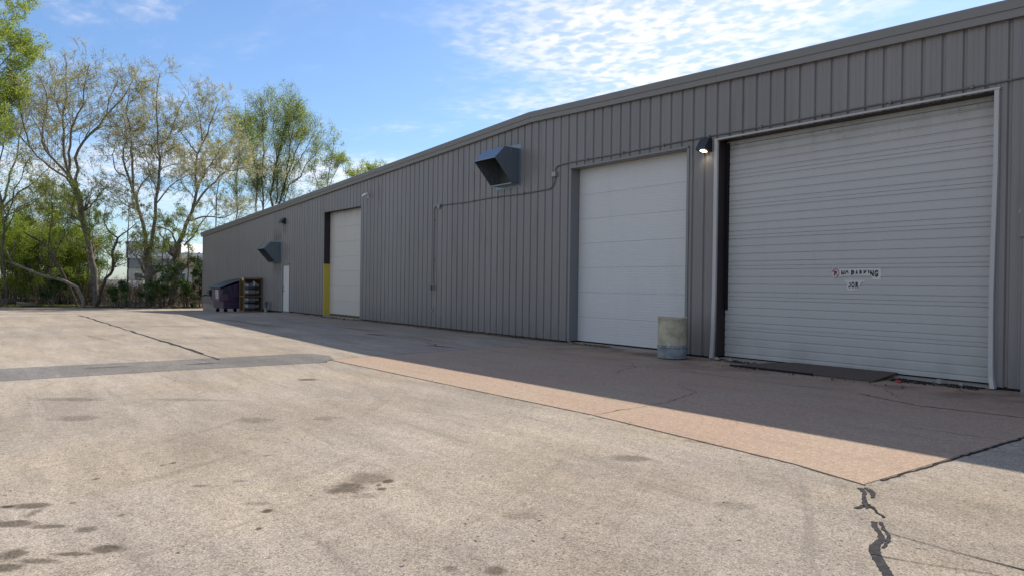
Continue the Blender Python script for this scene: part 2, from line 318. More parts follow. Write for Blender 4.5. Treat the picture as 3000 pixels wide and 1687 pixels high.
# ------------------------------------------------------------------ mesh helpers
def wloc(o):
    v = Vector((0, 0, 0))
    while o is not None: v += o.location; o = o.parent
    return v
def link(name, me, mat, parent=None, loc=None):
    o = bpy.data.objects.new(name, me); COL.objects.link(o)
    if mat:
        me.materials.clear(); me.materials.append(MATS[mat])
    if parent is not None: o.parent = parent
    if loc is not None: o.location = loc
    return o
def empty(name, loc, label=None, cat=None, group=None):
    o = bpy.data.objects.new(name, None); COL.objects.link(o); o.location = loc; o.empty_display_size = .2
    tag(o, label, cat, group); return o
def tag(o, label=None, cat=None, group=None, kind=None):
    for k, v in (('label', label), ('category', cat), ('group', group), ('kind', kind)):
        if v: o[k] = v
    return o
class MB:
    """collects shapes in world coordinates, builds one mesh object"""
    def __init__(s): s.v = []; s.f = []
    def add(s, vs, fs):
        o = len(s.v); s.v += [tuple(q) for q in vs]; s.f += [tuple(i+o for i in f) for f in fs]; return s
    def box(s, x0, x1, y0, y1, z0, z1):
        return s.add([(x0, y0, z0), (x1, y0, z0), (x1, y1, z0), (x0, y1, z0), (x0, y0, z1), (x1, y0, z1), (x1, y1, z1), (x0, y1, z1)],
                     [(0, 3, 2, 1), (4, 5, 6, 7), (0, 1, 5, 4), (1, 2, 6, 5), (2, 3, 7, 6), (3, 0, 4, 7)])
    def prism_x(s, prof, x0, x1):           # prof: (y,z) loop
        k = len(prof)
        s.add([(x0, y, z) for y, z in prof]+[(x1, y, z) for y, z in prof],
              [tuple(range(k)), tuple(range(2*k-1, k-1, -1))]+[(i, i+k, (i+1) % k+k, (i+1) % k) for i in range(k)]); return s
    def prism_y(s, prof, y0, y1):           # prof: (x,z) loop
        k = len(prof)
        s.add([(x, y0, z) for x, z in prof]+[(x, y1, z) for x, z in prof],
              [tuple(range(k)), tuple(range(2*k-1, k-1, -1))]+[(i, i+k, (i+1) % k+k, (i+1) % k) for i in range(k)]); return s
    def prism_z(s, prof, z0, z1):
        k = len(prof)
        s.add([(x, y, z0) for x, y in prof]+[(x, y, z1) for x, y in prof],
              [tuple(range(k-1, -1, -1)), tuple(range(k, 2*k))]+[(i, (i+1) % k, (i+1) % k+k, i+k) for i in range(k)]); return s
    def tube(s, pts, r, n=8):
        pts = [Vector(q) for q in pts]; rs = r if isinstance(r, (list, tuple)) else [r]*len(pts)
        vs, fs = [], []
        prev = None
        for i, q in enumerate(pts):
            t = (pts[min(i+1, len(pts)-1)]-pts[max(i-1, 0)]).normalized()
            a = prev if prev is not None else (Vector((0, 0, 1)) if abs(t.z) < .9 else Vector((1, 0, 0)))
            a = (a-t*a.dot(t)).normalized(); prev = a; bb = t.cross(a)
            vs += [q+(a*math.cos(k*math.tau/n)+bb*math.sin(k*math.tau/n))*rs[i] for k in range(n)]
        for i in range(len(pts)-1):
            for k in range(n): fs.append((i*n+k, i*n+(k+1) % n, (i+1)*n+(k+1) % n, (i+1)*n+k))
        fs += [tuple(range(n-1, -1, -1)), tuple(range((len(pts)-1)*n, len(pts)*n))]
        return s.add(vs, fs)
    def lathe(s, prof, c, n=24, axis='z'):  # prof: (r, h)
        vs, fs = [], []
        for r, h in prof:
            for k in range(n):
                a = k*math.tau/n; q = (r*math.cos(a), r*math.sin(a))
                vs.append({'z': (c[0]+q[0], c[1]+q[1], c[2]+h), 'y': (c[0]+q[0], c[1]+h, c[2]+q[1]), 'x': (c[0]+h, c[1]+q[0], c[2]+q[1])}[axis])
        for i in range(len(prof)-1):
            for k in range(n): fs.append((i*n+k, i*n+(k+1) % n, (i+1)*n+(k+1) % n, (i+1)*n+k))
        fs += [tuple(range(n-1, -1, -1)), tuple(range((len(prof)-1)*n, len(prof)*n))]
        return s.add(vs, fs)
    def build(s, name, mat, parent=None, bevel=0, smooth=False, origin=None):
        base = wloc(parent) if parent is not None else Vector((0, 0, 0))
        o0 = Vector(origin) if origin is not None else base
        me = bpy.data.meshes.new(name); me.from_pydata([tuple(Vector(q)-o0) for q in s.v], [], s.f)
        bm = bmesh.new(); bm.from_mesh(me); bmesh.ops.recalc_face_normals(bm, faces=bm.faces); bm.to_mesh(me); bm.free()
        if smooth:
            for p in me.polygons: p.use_smooth = True
        o = link(name, me, mat, parent, o0-base)
        if bevel:
            mo = o.modifiers.new('bevel', 'BEVEL'); mo.width = bevel; mo.segments = 2; mo.limit_method = 'ANGLE'; mo.angle_limit = math.radians(40)
        if smooth:
            es = o.modifiers.new('split', 'EDGE_SPLIT'); es.split_angle = math.radians(38)
        return o
rng = np.random.default_rng(7); random.seed(7)

def gz(x):                                   # the yard falls away past the far third of the building
    if x > -33: return 0.
    if x > -50: return .0285*(x+33)
    return -.4845-.0155*(1-math.exp((x+50)/2))

# ------------------------------------------------------------------ ground
def edge_x(y): return -53.9-(1.1-y)*.43      # where the paving meets the trees
def sheet(name, xs, ys, zf, mat, kind='structure', parent=None):
    vs = [(xf, y, zf(xf, y)) for y in ys for xf in xs(y)]
    k = len(xs(ys[0])); fs = [(j*k+i, j*k+i+1, (j+1)*k+i+1, (j+1)*k+i) for j in range(len(ys)-1) for i in range(k-1)]
    mb = MB(); mb.add(vs, fs); o = mb.build(name, mat, parent)
    if kind: o['kind'] = kind
    return o
def lot_xs(y):
    j = .25*math.sin(y*2.3)+.18*math.sin(y*5.1+1)+.12*math.sin(y*11.7)
    e = edge_x(y)+j
    return [e, e+1, -50, -48, -44, -40, -36, -33, -28, -20, -13.5, -8, -1, 10, 30, 70] if e < -51 else [e, e+.5, max(e+1, -50), max(e+1.5, -48), -44, -40, -36, -33, -28, -20, -13.5, -8, -1, 10, 30, 70]
lot = sheet('asphalt_lot', lot_xs, [-90, -60, -40]+list(np.arange(-30, 4, .35))+[4, 5], lambda x, y: gz(x), 'worn_asphalt')
lot.data.materials.append(MATS['worn_asphalt_far'])
for f in lot.data.polygons:
    c = f.center
    if not (-13.6 < c.x < -1 and -14 < c.y < -6.2): f.material_index = 1
def soil_z(x, y):
    d = edge_x(y)-x
    base = gz(x) if x > -60 else -.5
    lumps = .10*math.sin(x*.7+y*.3)*math.sin(y*.6-x*.2)
    return base-.06+(min(max(d, 0), 6)/6*.35+(lumps if d > 1 else 0) if d > -.3 else 0) + (min(max(-x-75, 0), 200)*.004)
def soil_xs(y): return [-900, -400, -200, -130, -100]+[float(q) for q in np.arange(-90, -50, 1.0)]+[-48, -44, -40, -36, -33, -20, 0, 40, 120, 400]
sheet('ground', soil_xs, [-900, -400, -200, -100]+[float(q) for q in np.arange(-60, 62, 1.5)]+[80, 120, 250, 600, 900], soil_z, 'woodland_soil')

# reddish concrete apron in front of the two near doors
ap = [(-2.75, -6.82), (-2.75, 0.28), (-13.85, 0.28), (-13.62, -.9), (-13.18, -5.63), (-12.95, -6.72), (-8.0, -6.60), (-6.0, -6.53), (-3.4, -6.68)]
apron = MB().prism_z(ap, -.1, .005).build('concrete_apron', 'concrete_apron'); apron['kind'] = 'structure'
strip = [(-14.2, -40), (-14.2, -11.76), (-14.27, -8.9), (-14.36, -6.9), (-14.2, -6.58), (-13.7, -6.42), (-13.0, -6.60), (-12.92, -6.80), (-12.48, -7.0), (-12.98, -9.3), (-12.5, -11.8), (-12.4, -40)]
strip = [(-14.15, -40), (-14.2, -11.76), (-14.25, -8.9), (-14.36, -6.9), (-14.2, -6.58), (-13.7, -6.42), (-13.02, -6.62), (-12.98, -6.76), (-12.55, -6.95), (-12.62, -9.3), (-12.5, -11.8), (-12.4, -40)]
pt = MB().prism_z(strip, -.02, .004).build('asphalt_patch', 'newer_asphalt'); pt['kind'] = 'structure'

def wobble(pts, step, amp, seed):
    rr = random.Random(seed); out = []
    for (a, bq) in zip(pts[:-1], pts[1:]):
        a, bq = Vector((*a, 0)), Vector((*bq, 0)); L = (bq-a).length; k = max(1, int(L/step)); nrm = Vector((-(bq-a).y, (bq-a).x, 0)).normalized()
        for i in range(k): out.append(a.lerp(bq, i/k)+nrm*rr.uniform(-amp, amp)*(1 if i else .3))
    out.append(Vector((*pts[-1], 0))); return out
def ribbon(name, pts, width, mat, parent, z=.006, step=.15, amp=.03, seed=1, ragged=.4):
    rr = random.Random(seed+99); P = wobble(pts, step, amp, seed); vs, fs = [], []
    for i, q in enumerate(P):
        t = (P[min(i+1, len(P)-1)]-P[max(i-1, 0)]).normalized(); nrm = Vector((-t.y, t.x, 0))
        wv = width[0]+(width[1]-width[0])*i/max(1, len(P)-1) if isinstance(width, tuple) else width
        a, bq = (wv*.5*(1+rr.uniform(-ragged, ragged)) for _ in 'ab')
        zz = gz(q.x)+z
        vs += [q+nrm*a+Vector((0, 0, zz)), q-nrm*bq+Vector((0, 0, zz))]
    fs = [(2*i, 2*i+1, 2*i+3, 2*i+2) for i in range(len(P)-1)]
    return MB().add(vs, fs).build(name, mat, parent)
# joints round the apron
ribbon('joint', [(-12.95, -6.735), (-8.0, -6.612), (-6.0, -6.542), (-3.4, -6.692), (-2.73, -6.832)], .020, 'joint_dirt', apron, .0035, .10, .006, 3, .8)
ribbon('joint', [(-2.73, -6.6), (-2.72, -5.2), (-2.71, -2.0), (-2.71, .2)], (.024, .055), 'crack_dark', apron, .0032, .06, .008, 4, .45)
ribbon('joint', [(-12.97, -6.72), (-13.2, -5.63), (-13.64, -.9), (-13.85, .2)], .018, 'crack_dark', apron, .0035, .12, .008, 5, .7)
# cracks in the apron
for i, (pp, wd) in enumerate([([(-13.0, -3.0), (-11.6, -3.1), (-9.4, -2.75), (-7.6, -1.25)], .011), ([(-9.55, -2.2), (-9.1, -2.55), (-8.9, -3.1), (-8.6, -3.6)], .009),
                              ([(-8.4, -2.2), (-7.0, -2.35), (-5.6, -2.2)], .013), ([(-5.2, -2.25), (-4.2, -2.6), (-2.75, -2.4)], .018), ([(-7.2, -3.7), (-6.5, -4.1), (-6.1, -5.2), (-6.0, -6.5)], .008),
                              ([(-5.2, -1.5), (-4.7, -2.1)], .008), ([(-12.3, -1.4), (-10.6, -1.1), (-10.0, -.5)], .010), ([(-3.7, -4.2), (-2.8, -4.1)], .008)]):
    ribbon('crack', pp, wd, 'crack_dark', apron, .009, .08, .022, 20+i, .7)
# sealed and open cracks in the asphalt
ribbon('sealed_crack', [(-13.9, -8.47), (-16.6, -8.46), (-22.4, -8.49), (-34.2, -8.57)], (.035, .10), 'sealant', lot, .004, .5, .03, 31, .6)
ribbon('sealed_crack', [(-15.2, -8.44), (-17.4, -8.40), (-19.5, -8.47)], .05, 'sealant', lot, .005, .5, .03, 32, .4)
for i, (pp, wd) in enumerate([([(-2.14, -7.76), (-1.78, -7.77), (-1.42, -7.76), (-.6, -7.8)], .012), ([(-2.0, -8.2), (-1.75, -8.1), (-1.5, -7.95), (-1.35, -7.98)], .007),
                              ([(-19.4, -8.6), (-19.2, -6.0), (-19.6, -2.0), (-19.3, -1.0)], .02), ([(-24.8, -8.6), (-24.6, -5.0), (-25.0, -.8)], .025), ([(-27.8, -14), (-27.6, -9.5), (-27.4, -5), (-27.6, -.6)], .03),
                              ([(-32.6, -20), (-32.2, -12), (-32.4, -8)], .04), ([(-24.6, -20), (-24.8, -12)], .02), ([(-38, -20), (-38.2, -9), (-37.6, -2)], .04), ([(-45, -22), (-44.6, -9.5), (-46, -2)], .05),
                              ([(-14.3, -3.4), (-15.4, -3.2)], .03), ([(-16.2, -2.6), (-17.6, -2.5)], .03), ([(-13.3, -10.4), (-13.3, -8.4), (-13.7, -7.3), (-13.5, -6.6)], .014), ([(-12.6, -7.0), (-12.9, -6.74)], .02)]):
    ribbon('crack', pp, wd, 'crack_dark', lot, .004, .2, .04, 50+i, .7)
# poured sealant wriggling away from the apron corner
def blob(name, left, right, z, seed):
    rr = random.Random(seed)
    def dens(P):
        out = []
        for a, bq in zip(P[:-1], P[1:]):
            for i in range(5): out.append((a[0]+(bq[0]-a[0])*i/5+rr.uniform(-.006, .006), a[1]+(bq[1]-a[1])*i/5+rr.uniform(-.006, .006)))
        return out+[P[-1]]
    L, Rr = dens(left), dens(right); k = min(len(L), len(Rr)); vs, fs = [], []
    for i in range(k): vs += [(*L[i], z), (*Rr[i], z)]
    fs = [(2*i, 2*i+1, 2*i+3, 2*i+2) for i in range(k-1)]
    return MB().add(vs, fs).build(name, 'sealant', lot)
blob('poured_sealant', [(-2.729, -6.957), (-2.655, -7.03), (-2.564, -7.206), (-2.484, -7.345), (-2.435, -7.397)], [(-2.707, -6.925), (-2.632, -7.014), (-2.547, -7.18), (-2.467, -7.304), (-2.426, -7.353)], .004, 1)
blob('poured_sealant', [(-2.704, -6.92), (-2.655, -6.958), (-2.587, -7.035), (-2.542, -7.123)], [(-2.699, -6.894), (-2.64, -6.918), (-2.579, -6.988), (-2.529, -7.104)], .005, 2)
blob('poured_sealant', [(-2.284, -7.634), (-2.217, -7.747), (-2.14, -7.835), (-2.099, -7.931), (-2.066, -8.097), (-2.007, -8.204), (-1.897, -8.342), (-1.807, -8.449), (-1.76, -8.505)],
     [(-2.256, -7.621), (-2.187, -7.73), (-2.125, -7.813), (-2.058, -7.906), (-2.028, -8.042), (-1.969, -8.149), (-1.862, -8.293), (-1.776, -8.405), (-1.73, -8.462)], .004, 3)
blob('poured_sealant', [(-2.25, -7.598), (-2.179, -7.717), (-2.112, -7.795), (-2.052, -7.92), (-2.019, -8.051)], [(-2.229, -7.595), (-2.147, -7.723), (-2.082, -7.8), (-2.03, -7.912), (-2.002, -8.049)], .005, 4)
ribbon('crack', [(-2.473, -7.282), (-2.408, -7.357), (-2.338, -7.434), (-2.27, -7.49)], .02, 'crack_dark', lot, .004, .03, .008, 90, .7)
ribbon('crack', [(-2.481, -7.341), (-2.472, -7.451)], .03, 'sealant', lot, .004, .03, .008, 91, .6)

# ------------------------------------------------------------------ the building
XL, XR, RIDGE = -49.55, 19.0, -15.43
def top_z(x):                                # top of the rake trim
    return 6.09-(RIDGE-x)*.0463 if x < RIDGE else 6.09-(x-RIDGE)*.0352
bld = empty('warehouse', (-15.4, 0, 0), 'long grey metal sided warehouse with a low gable and three overhead doors', 'warehouse')
wall = MB().prism_y([(XL+.05, -.9), (XR, -.9), (XR, top_z(XR)-.35), (RIDGE, top_z(RIDGE)-.35), (XL+.05, top_z(XL)-.35)], 34, 34.2).build('wall', 'siding_paint', bld)
OPEN = [(-9.31, -4.36, 4.42), (-13.80, -10.12, 4.38), (-29.63, -26.05, 4.40), (-34.72, -33.70, 2.27), (-3.97, -2.95, 2.24)]
BASEZ = .045
def zb(x): return BASEZ if x > -34.8 else BASEZ-.035
G0, PITCH_R = -4.17, .3048
def siding(x0, x1):
    """one sheet of ribbed siding between x0 and x1 with every opening cut out of it"""
    brk = {x0, x1}
    prof = []
    k0 = math.floor((x0-G0)/PITCH_R)-1
    for k in range(k0, k0+6):
        gx = G0+k*PITCH_R
        for dx_, dy_ in ((-.034, 0), (-.016, .030), (.016, .030), (.034, 0), (.110, 0), (.116, .004), (.130, .004), (.136, 0), (.176, 0), (.182, .004), (.196, .004), (.202, 0)):
            prof.append((gx+dx_, dy_))
    def yy(x):
        for (a, ya), (bq, yb) in zip(prof[:-1], prof[1:]):
            if a <= x <= bq: return ya+(yb-ya)*(x-a)/(bq-a+1e-9)
        return 0.
    brk |= {x for x, _ in prof if x0 < x < x1} | {RIDGE} & ({RIDGE} if x0 < RIDGE < x1 else set())
    for a, bq, _ in OPEN: brk |= {q for q in (a, bq) if x0 < q < x1}
    xs = sorted(brk); mb = MB()
    for a, bq in zip(xs[:-1], xs[1:]):
        if bq-a < 1e-5: continue
        mid = (a+bq)/2; z0 = zb(mid)
        for oa, ob, oz in OPEN:
            if oa < mid < ob: z0 = oz
        za, zc = top_z(a)-.2, top_z(bq)-.2
        mb.add([(a, yy(a), z0), (bq, yy(bq), z0), (bq, yy(bq), zc), (a, yy(a), za)], [(0, 1, 2, 3)])
    me_o = mb.build('siding_panel', 'siding_paint', wall)
    bm = bmesh.new(); bm.from_mesh(me_o.data); bmesh.ops.remove_doubles(bm, verts=bm.verts, dist=1e-4); bmesh.ops.recalc_face_normals(bm, faces=bm.faces)
    bm.to_mesh(me_o.data); bm.free()
    return me_o
x = G0+2*PITCH_R*3+.15-.9144*round((G0-XL)/.9144+2); first = True
edges = []
while x < XR-.5:
    a, bq = max(x, XL+.03), x+.9144
    if bq > XL+.2: edges.append((a, bq))
    x += .9144
for a, bq in edges:
    if a < 6: siding(a, bq).location.y += random.uniform(-.005, .0)
# the rest of the shell
MB().box(6, XR, 0, .04, -.1, top_z(6)-.9).build('siding_panel', 'siding_paint', wall)
MB().box(XL+.005, XL+.05, .04, 34, .0, top_z(XL)-.28).build('end_wall', 'siding_paint', bld)
MB().box(XR-.05, XR, .05, 34, -.1, top_z(XR)-.28).build('end_wall', 'siding_paint', bld)
MB().box(XL+.0, XL+.12, -.012, .03, zb(XL), top_z(XL)-.2).build('corner_trim', 'trim_paint', bld)
rf = MB(); rf.add([(XL-.1, -.02, top_z(XL)-.02), (RIDGE, -.02, top_z(RIDGE)-.02), (XR+.1, -.02, top_z(XR)-.02), (XL-.1, 34.3, top_z(XL)-.02), (RIDGE, 34.3, top_z(RIDGE)-.02), (XR+.1, 34.3, top_z(XR)-.02),
                (XL-.1, -.02, top_z(XL)-.14), (RIDGE, -.02, top_z(RIDGE)-.14), (XR+.1, -.02, top_z(XR)-.14), (XL-.1, 34.3, top_z(XL)-.14), (RIDGE, 34.3, top_z(RIDGE)-.14), (XR+.1, 34.3, top_z(XR)-.14)],
               [(0, 1, 4, 3), (1, 2, 5, 4), (6, 9, 10, 7), (7, 10, 11, 8), (0, 6, 7, 1), (1, 7, 8, 2), (3, 4, 10, 9), (4, 5, 11, 10), (0, 3, 9, 6), (2, 8, 11, 5)])
roof = rf.build('roof', 'roof_metal', bld)
def rake(name, a, bq, prof, mat):            # trim following the gable between two x, prof = (y, z below the top)
    vs = []
    for xx in (a, bq): vs += [(xx, y, top_z(xx)+z) for y, z in prof]
    k = len(prof); return MB().add(vs, [(i, (i+1) % k, (i+1) % k+k, i+k) for i in range(k)]+[tuple(range(k)), tuple(range(2*k-1, k-1, -1))]).build(name, mat, roof)
cuts = [XL-.12]
while cuts[-1] < RIDGE-6.2: cuts.append(cuts[-1]+6.1)
cuts += [RIDGE]
while cuts[-1] < 12: cuts.append(cuts[-1]+6.1)
cuts.append(XR)
for a, bq in zip(cuts[:-1], cuts[1:]):
    rake('rake_trim', a+.0015, bq-.0015, [(-.135, -.005), (-.15, -.03), (-.125, -.155), (-.10, -.155), (-.10, -.0)], 'trim_paint')
    rake('fascia_trim', a+.0012, bq-.0012, [(-.105, -.158), (-.085, -.272), (-.06, -.272), (-.06, -.158)], 'trim_paint')
rake('soffit_strip', XL-.1, RIDGE, [(-.06, -.16), (-.06, -.262), (.01, -.262), (.01, -.16)], 'trim_paint')
rake('soffit_strip', RIDGE, XR, [(-.06, -.16), (-.06, -.262), (.01, -.262), (.01, -.16)], 'trim_paint')
# base: foundation wall; black strips paint the gap's shade under the siding
OPX = sorted((a, bq) for a, bq, _ in OPEN)
xcur = XL+.03
fnd = None
for a, bq in OPX+[(XR, XR)]:
    if a > xcur:
        f = MB().box(xcur, a, .045, .3, -.9, zb(xcur+.1)+.01).build('foundation', 'foundation_concrete', bld)
        if xcur > -33.8: MB().box(xcur+.002, a-.002, .02, .044, -.05, BASEZ+.012).build('gap_shade_strip', 'black_rubber', bld)
        elif a > -35: MB().box(-37.5, a-.002, .02, .044, -.25, zb(-36)+.012).build('gap_shade_strip', 'black_rubber', bld)
    xcur = bq
# inside darkness behind the openings is closed by the doors themselves; thresholds
REC = .262
def opening(a, bq, zt, jamb_mats, header='door_frame_paint', split=None):
    """returns (reveal) of a door opening"""
    for side, xx, mt in (('l', a, jamb_mats[0]), ('r', bq, jamb_mats[1])):
        s = -1 if side == 'l' else 1
        x0, x1 = sorted((xx, xx+s*.03))
        if side == 'l' and split:
            MB().box(x0, x1, .0, REC+.05, split[0]+.0005, zt).build('door_jamb', mt, bld)
            MB().box(x0, x1+.004, -.004, REC+.05, .0, split[0]-.0005).build('door_jamb', split[1], bld)
        else: MB().box(x0, x1, .0, REC+.05, -.02, zt).build('door_jamb', mt, bld)
    MB().box(a-.03, bq+.03, .0, REC+.05, zt+.001, zt+.05).build('door_header', header, bld)
# ---- door with ribbed sections (near)
def sections(door, a, bq, nsec, h, z0, mat, kind):
    for k in range(nsec):
        zb_, zt_ = z0+k*h, z0+(k+1)*h-.0025
        y = REC
        if kind == 'ribbed':
            prof = [(y+.045, zb_), (y, zb_)]
            for fr in (.135, .385, .63, .875):
                zc = zb_+fr*h
                prof += [(y, zc-.028), (y+.014, zc-.008), (y+.014, zc+.004), (y, zc+.010)]
            prof += [(y, zt_-.006), (y+.008, zt_), (y+.045, zt_)]
        else:
            prof = [(y+.045, zb_), (y+.003, zb_), (y, zb_+.003), (y, zt_-.003), (y+.003, zt_), (y+.045, zt_)]
        MB().prism_x(prof, a, bq).build('door_section', mat, door)
d1 = empty('overhead_door', (-6.83, REC, 0)); d1.parent = bld; d1.location -= bld.location; d1['label'] = 'widest overhead door, off-white with pressed ribs'
opening(-9.31, -4.36, 4.42, ('maroon_jamb', 'maroon_jamb'), 'maroon_jamb')
sections(d1, -9.30, -4.37, 7, .612, .06, 'ribbed_door_paint', 'ribbed')
MB().box(-9.30, -4.37, REC-.012, REC+.03, 4.346, 4.419).build('header_seal', 'ribbed_door_paint', d1)
MB().box(-9.29, -4.38, REC+.002, REC+.04, .012, .058).build('bottom_seal', 'black_rubber', d1)
MB().prism_x([(REC-.02, 1.0), (REC-.004, 1.0), (REC-.004, 4.4), (REC-.02, 4.4)], -9.305, -9.235).build('side_seal', 'black_rubber', d1)
# white angle trim round the near door, knocked about at the foot
def bent_trim(x0, x1, foot, name='white_trim_post'):
    vs, fs = [], []; zs = [.02, .18, .45, .9, 1.4, 2.2, 3.3, 4.43]
    for i, z in enumerate(zs):
        dx_, dy_ = foot[i] if i < len(foot) else (0, 0)
        vs += [(x0+dx_, -.05+dy_, z), (x1+dx_, -.05+dy_, z), (x1+dx_, .0, z), (x0+dx_, .0, z)]
    for i in range(len(zs)-1):
        for k in range(4): fs.append((i*4+k, i*4+(k+1) % 4, i*4+4+(k+1) % 4, i*4+4+k))
    fs += [(3, 2, 1, 0), (len(vs)-4, len(vs)-3, len(vs)-2, len(vs)-1)]
    return MB().add(vs, fs).build(name, 'white_trim', bld)
bent_trim(-9.395, -9.315, [(-.035, -.02), (-.03, -.01), (-.02, 0), (-.01, 0)])
bent_trim(-4.355, -4.295, [(.02, -.05), (-.012, -.02), (-.02, -.01), (-.028, -.0), (-.03, 0), (-.018, 0)])
MB().box(-9.40, -4.28, -.055, .0, 4.432, 4.463).build('white_trim_head', 'white_trim', bld)
# ---- middle door
d2 = empty('overhead_door', (-11.96, REC, 0)); d2.parent = bld; d2.location -= bld.location; d2['label'] = 'middle overhead door, smooth white panels with fine pinstripes'
opening(-13.80, -10.12, 4.38, ('trim_paint', 'trim_paint'), 'trim_paint')
sections(d2, -13.79, -10.13, 7, .612, .062, 'flat_door_paint', 'flat')
MB().box(-13.79, -10.13, REC+.004, REC+.05, 4.34, 4.38).build('header_seal', 'flat_door_paint', d2)
MB().box(-13.78, -10.14, REC+.002, REC+.04, .02, .06).build('bottom_seal', 'black_rubber', d2)
MB().box(-13.84, -10.07, -.05, .0, 4.385, 4.425).build('door_head_trim', 'trim_paint', bld)
MB().box(-10.118, -10.06, -.02, .0, .03, 4.384).build('door_side_trim', 'trim_paint', bld)
MB().box(-13.86, -13.802, -.02, .0, .03, 4.384).build('door_side_trim', 'trim_paint', bld)
MB().box(-13.79, -10.13, .0, REC+.1, -.05, .028).build('threshold', 'broken_concrete', bld)
# ---- far door
d3 = empty('overhead_door', (-27.84, REC, 0)); d3.parent = bld; d3.location -= bld.location; d3['label'] = 'far overhead door, cream panels sooty at the top'
opening(-29.63, -26.05, 4.40, ('maroon_jamb', 'trim_paint'), 'maroon_jamb', (2.22, 'yellow_jamb'))
sections(d3, -29.62, -26.06, 7, .612, .065, 'cream_door_paint', 'flat')
MB().box(-29.62, -26.06, REC+.004, REC+.05, 4.345, 4.40).build('header_seal', 'cream_door_paint', d3)
MB().box(-29.62, -26.06, .0, REC+.1, -.05, .03).build('threshold', 'broken_concrete', bld)
for k in range(9):                            # chequered hazard tape along the bottom edge
    xa = -29.5+k*.38
    MB().box(xa, xa+.37, REC-.012, REC-.002, .032, .125).build('hazard_tape', 'tape_yellow', d3)
    for j in range(3):
        MB().box(xa+.02+j*.115, xa+.115+j*.115, REC-.0135, REC-.0125, .042, .112).build('hazard_mark', 'sticker_black', d3)
# ---- personnel doors
def man_door(a, bq, zt, mat, lab, knob_right):
    d = empty('personnel_door', ((a+bq)/2, 0, 0)); d.parent = bld; d.location -= bld.location; d['label'] = lab
    MB().box(a, a+.06, -.018, .12, .0, zt).build('frame', 'trim_paint', d); MB().box(bq-.06, bq, -.018, .12, .0, zt).build('frame', 'trim_paint', d)
    MB().box(a+.0605, bq-.0605, -.018, .12, zt-.06, zt).build('frame', 'trim_paint', d)
    MB().box(a-.04, bq+.04, -.05, .0, zt+.002, zt+.03).build('drip_cap', 'trim_paint', d)
    MB().box(a+.062, bq-.062, .03, .075, .03, zt-.062).build('leaf', mat, d)
    MB().box(a+.062, bq-.062, -.01, .12, -.05, .028).build('sill', 'conduit_grey', d)
    kx = bq-.13 if knob_right else a+.15
    hb = MB(); hb.lathe([(.032, 0), (.032, -.012), (.012, -.015), (.012, -.05), (.03, -.055), (.032, -.08), (.018, -.09)], (kx, .03, 1.0), 12, 'y'); hb.build('handle', 'conduit_grey', d, smooth=True)
    MB().lathe([(.028, 0), (.026, -.02), (.01, -.024)], (kx, .03, 1.16), 12, 'y').build('lock', 'conduit_grey', d, smooth=True)
man_door(-34.72, -33.70, 2.27, 'personnel_door', 'plain pale steel door between exhaust hood and far overhead door', False)
man_door(-3.97, -2.95, 2.24, 'lamp_bronze', 'dark steel door cut off by the right edge', True)

# ------------------------------------------------------------------ things fixed to the wall
def hood(x0, x1, zt, label):
    t = empty('exhaust_hood', ((x0+x1)/2, 0, zt-1.0), label, 'vent hood', 'galvanised exhaust hoods on the wall')
    pr = [(0.0, 0.0), (-.50, 0.0), (-.82, -.335), (-.24, -.97), (0, -.96)]
    P = [(y-.002, zt+z) for y, z in pr]; th = .012
    # shell: top, front slope, two cheeks, small bottom lip; the slanting mouth is open
    def slab(pa, pb, inset):
        (ya, za), (yb, zb_) = pa, pb; L = math.hypot(yb-ya, zb_-za); ny, nz = (zb_-za)/L*th*inset, -(yb-ya)/L*th*inset
        sh.prism_x([(ya, za), (yb, zb_), (yb+ny, zb_+nz), (ya+ny, za+nz)], x0+.012, x1-.012)
    for nm, pa, pb in (('top_sheet', P[0], P[1]), ('front_sheet', P[1], P[2]), ('bottom_sheet', P[3], P[4])):
        sh = MB(); slab(pa, pb, -1); sh.build(nm, 'galvanised', t)
    for xa in (x0, x1-.012):
        MB().prism_x(P, xa, xa+.012).build('cheek', 'galvanised', t)
    MB().box(x0+.013, x1-.013, -.03, -.012, zt-.95, zt-.02).build('fan_screen', 'hood_inside', t)
    lp = MB(); lp.prism_x([(-.835, zt-.345), (-.80, zt-.345), (-.80, zt-.325), (-.835, zt-.325)], x0-.008, x1+.008); lp.build('lip', 'galvanised', t)
    MB().prism_x([(-.25, zt-.985), (-.0, zt-.985), (-.0, zt-.963), (-.25, zt-.963)], x0+.02, x1-.02).build('bottom_flange', 'galvanised', t)
    fl = MB(); fl.box(x0-.08, x1+.08, -.004, .004, zt-1.06, zt+.12); fl.build('wall_flange', 'galvanised', t)
    for xa in (x0+.02, x1+.015): MB().box(xa, xa+.012, -.05, -.004, zt-.94, zt-.03).build('angle', 'galvanised', t)
    return t
hood(-17.0, -16.0, 5.21, 'bluish galvanised exhaust hood high on wall, nearer and larger of the two')
hood(-36.0, -34.98, 3.34, 'bluish galvanised exhaust hood above the personnel door, farther and smaller')

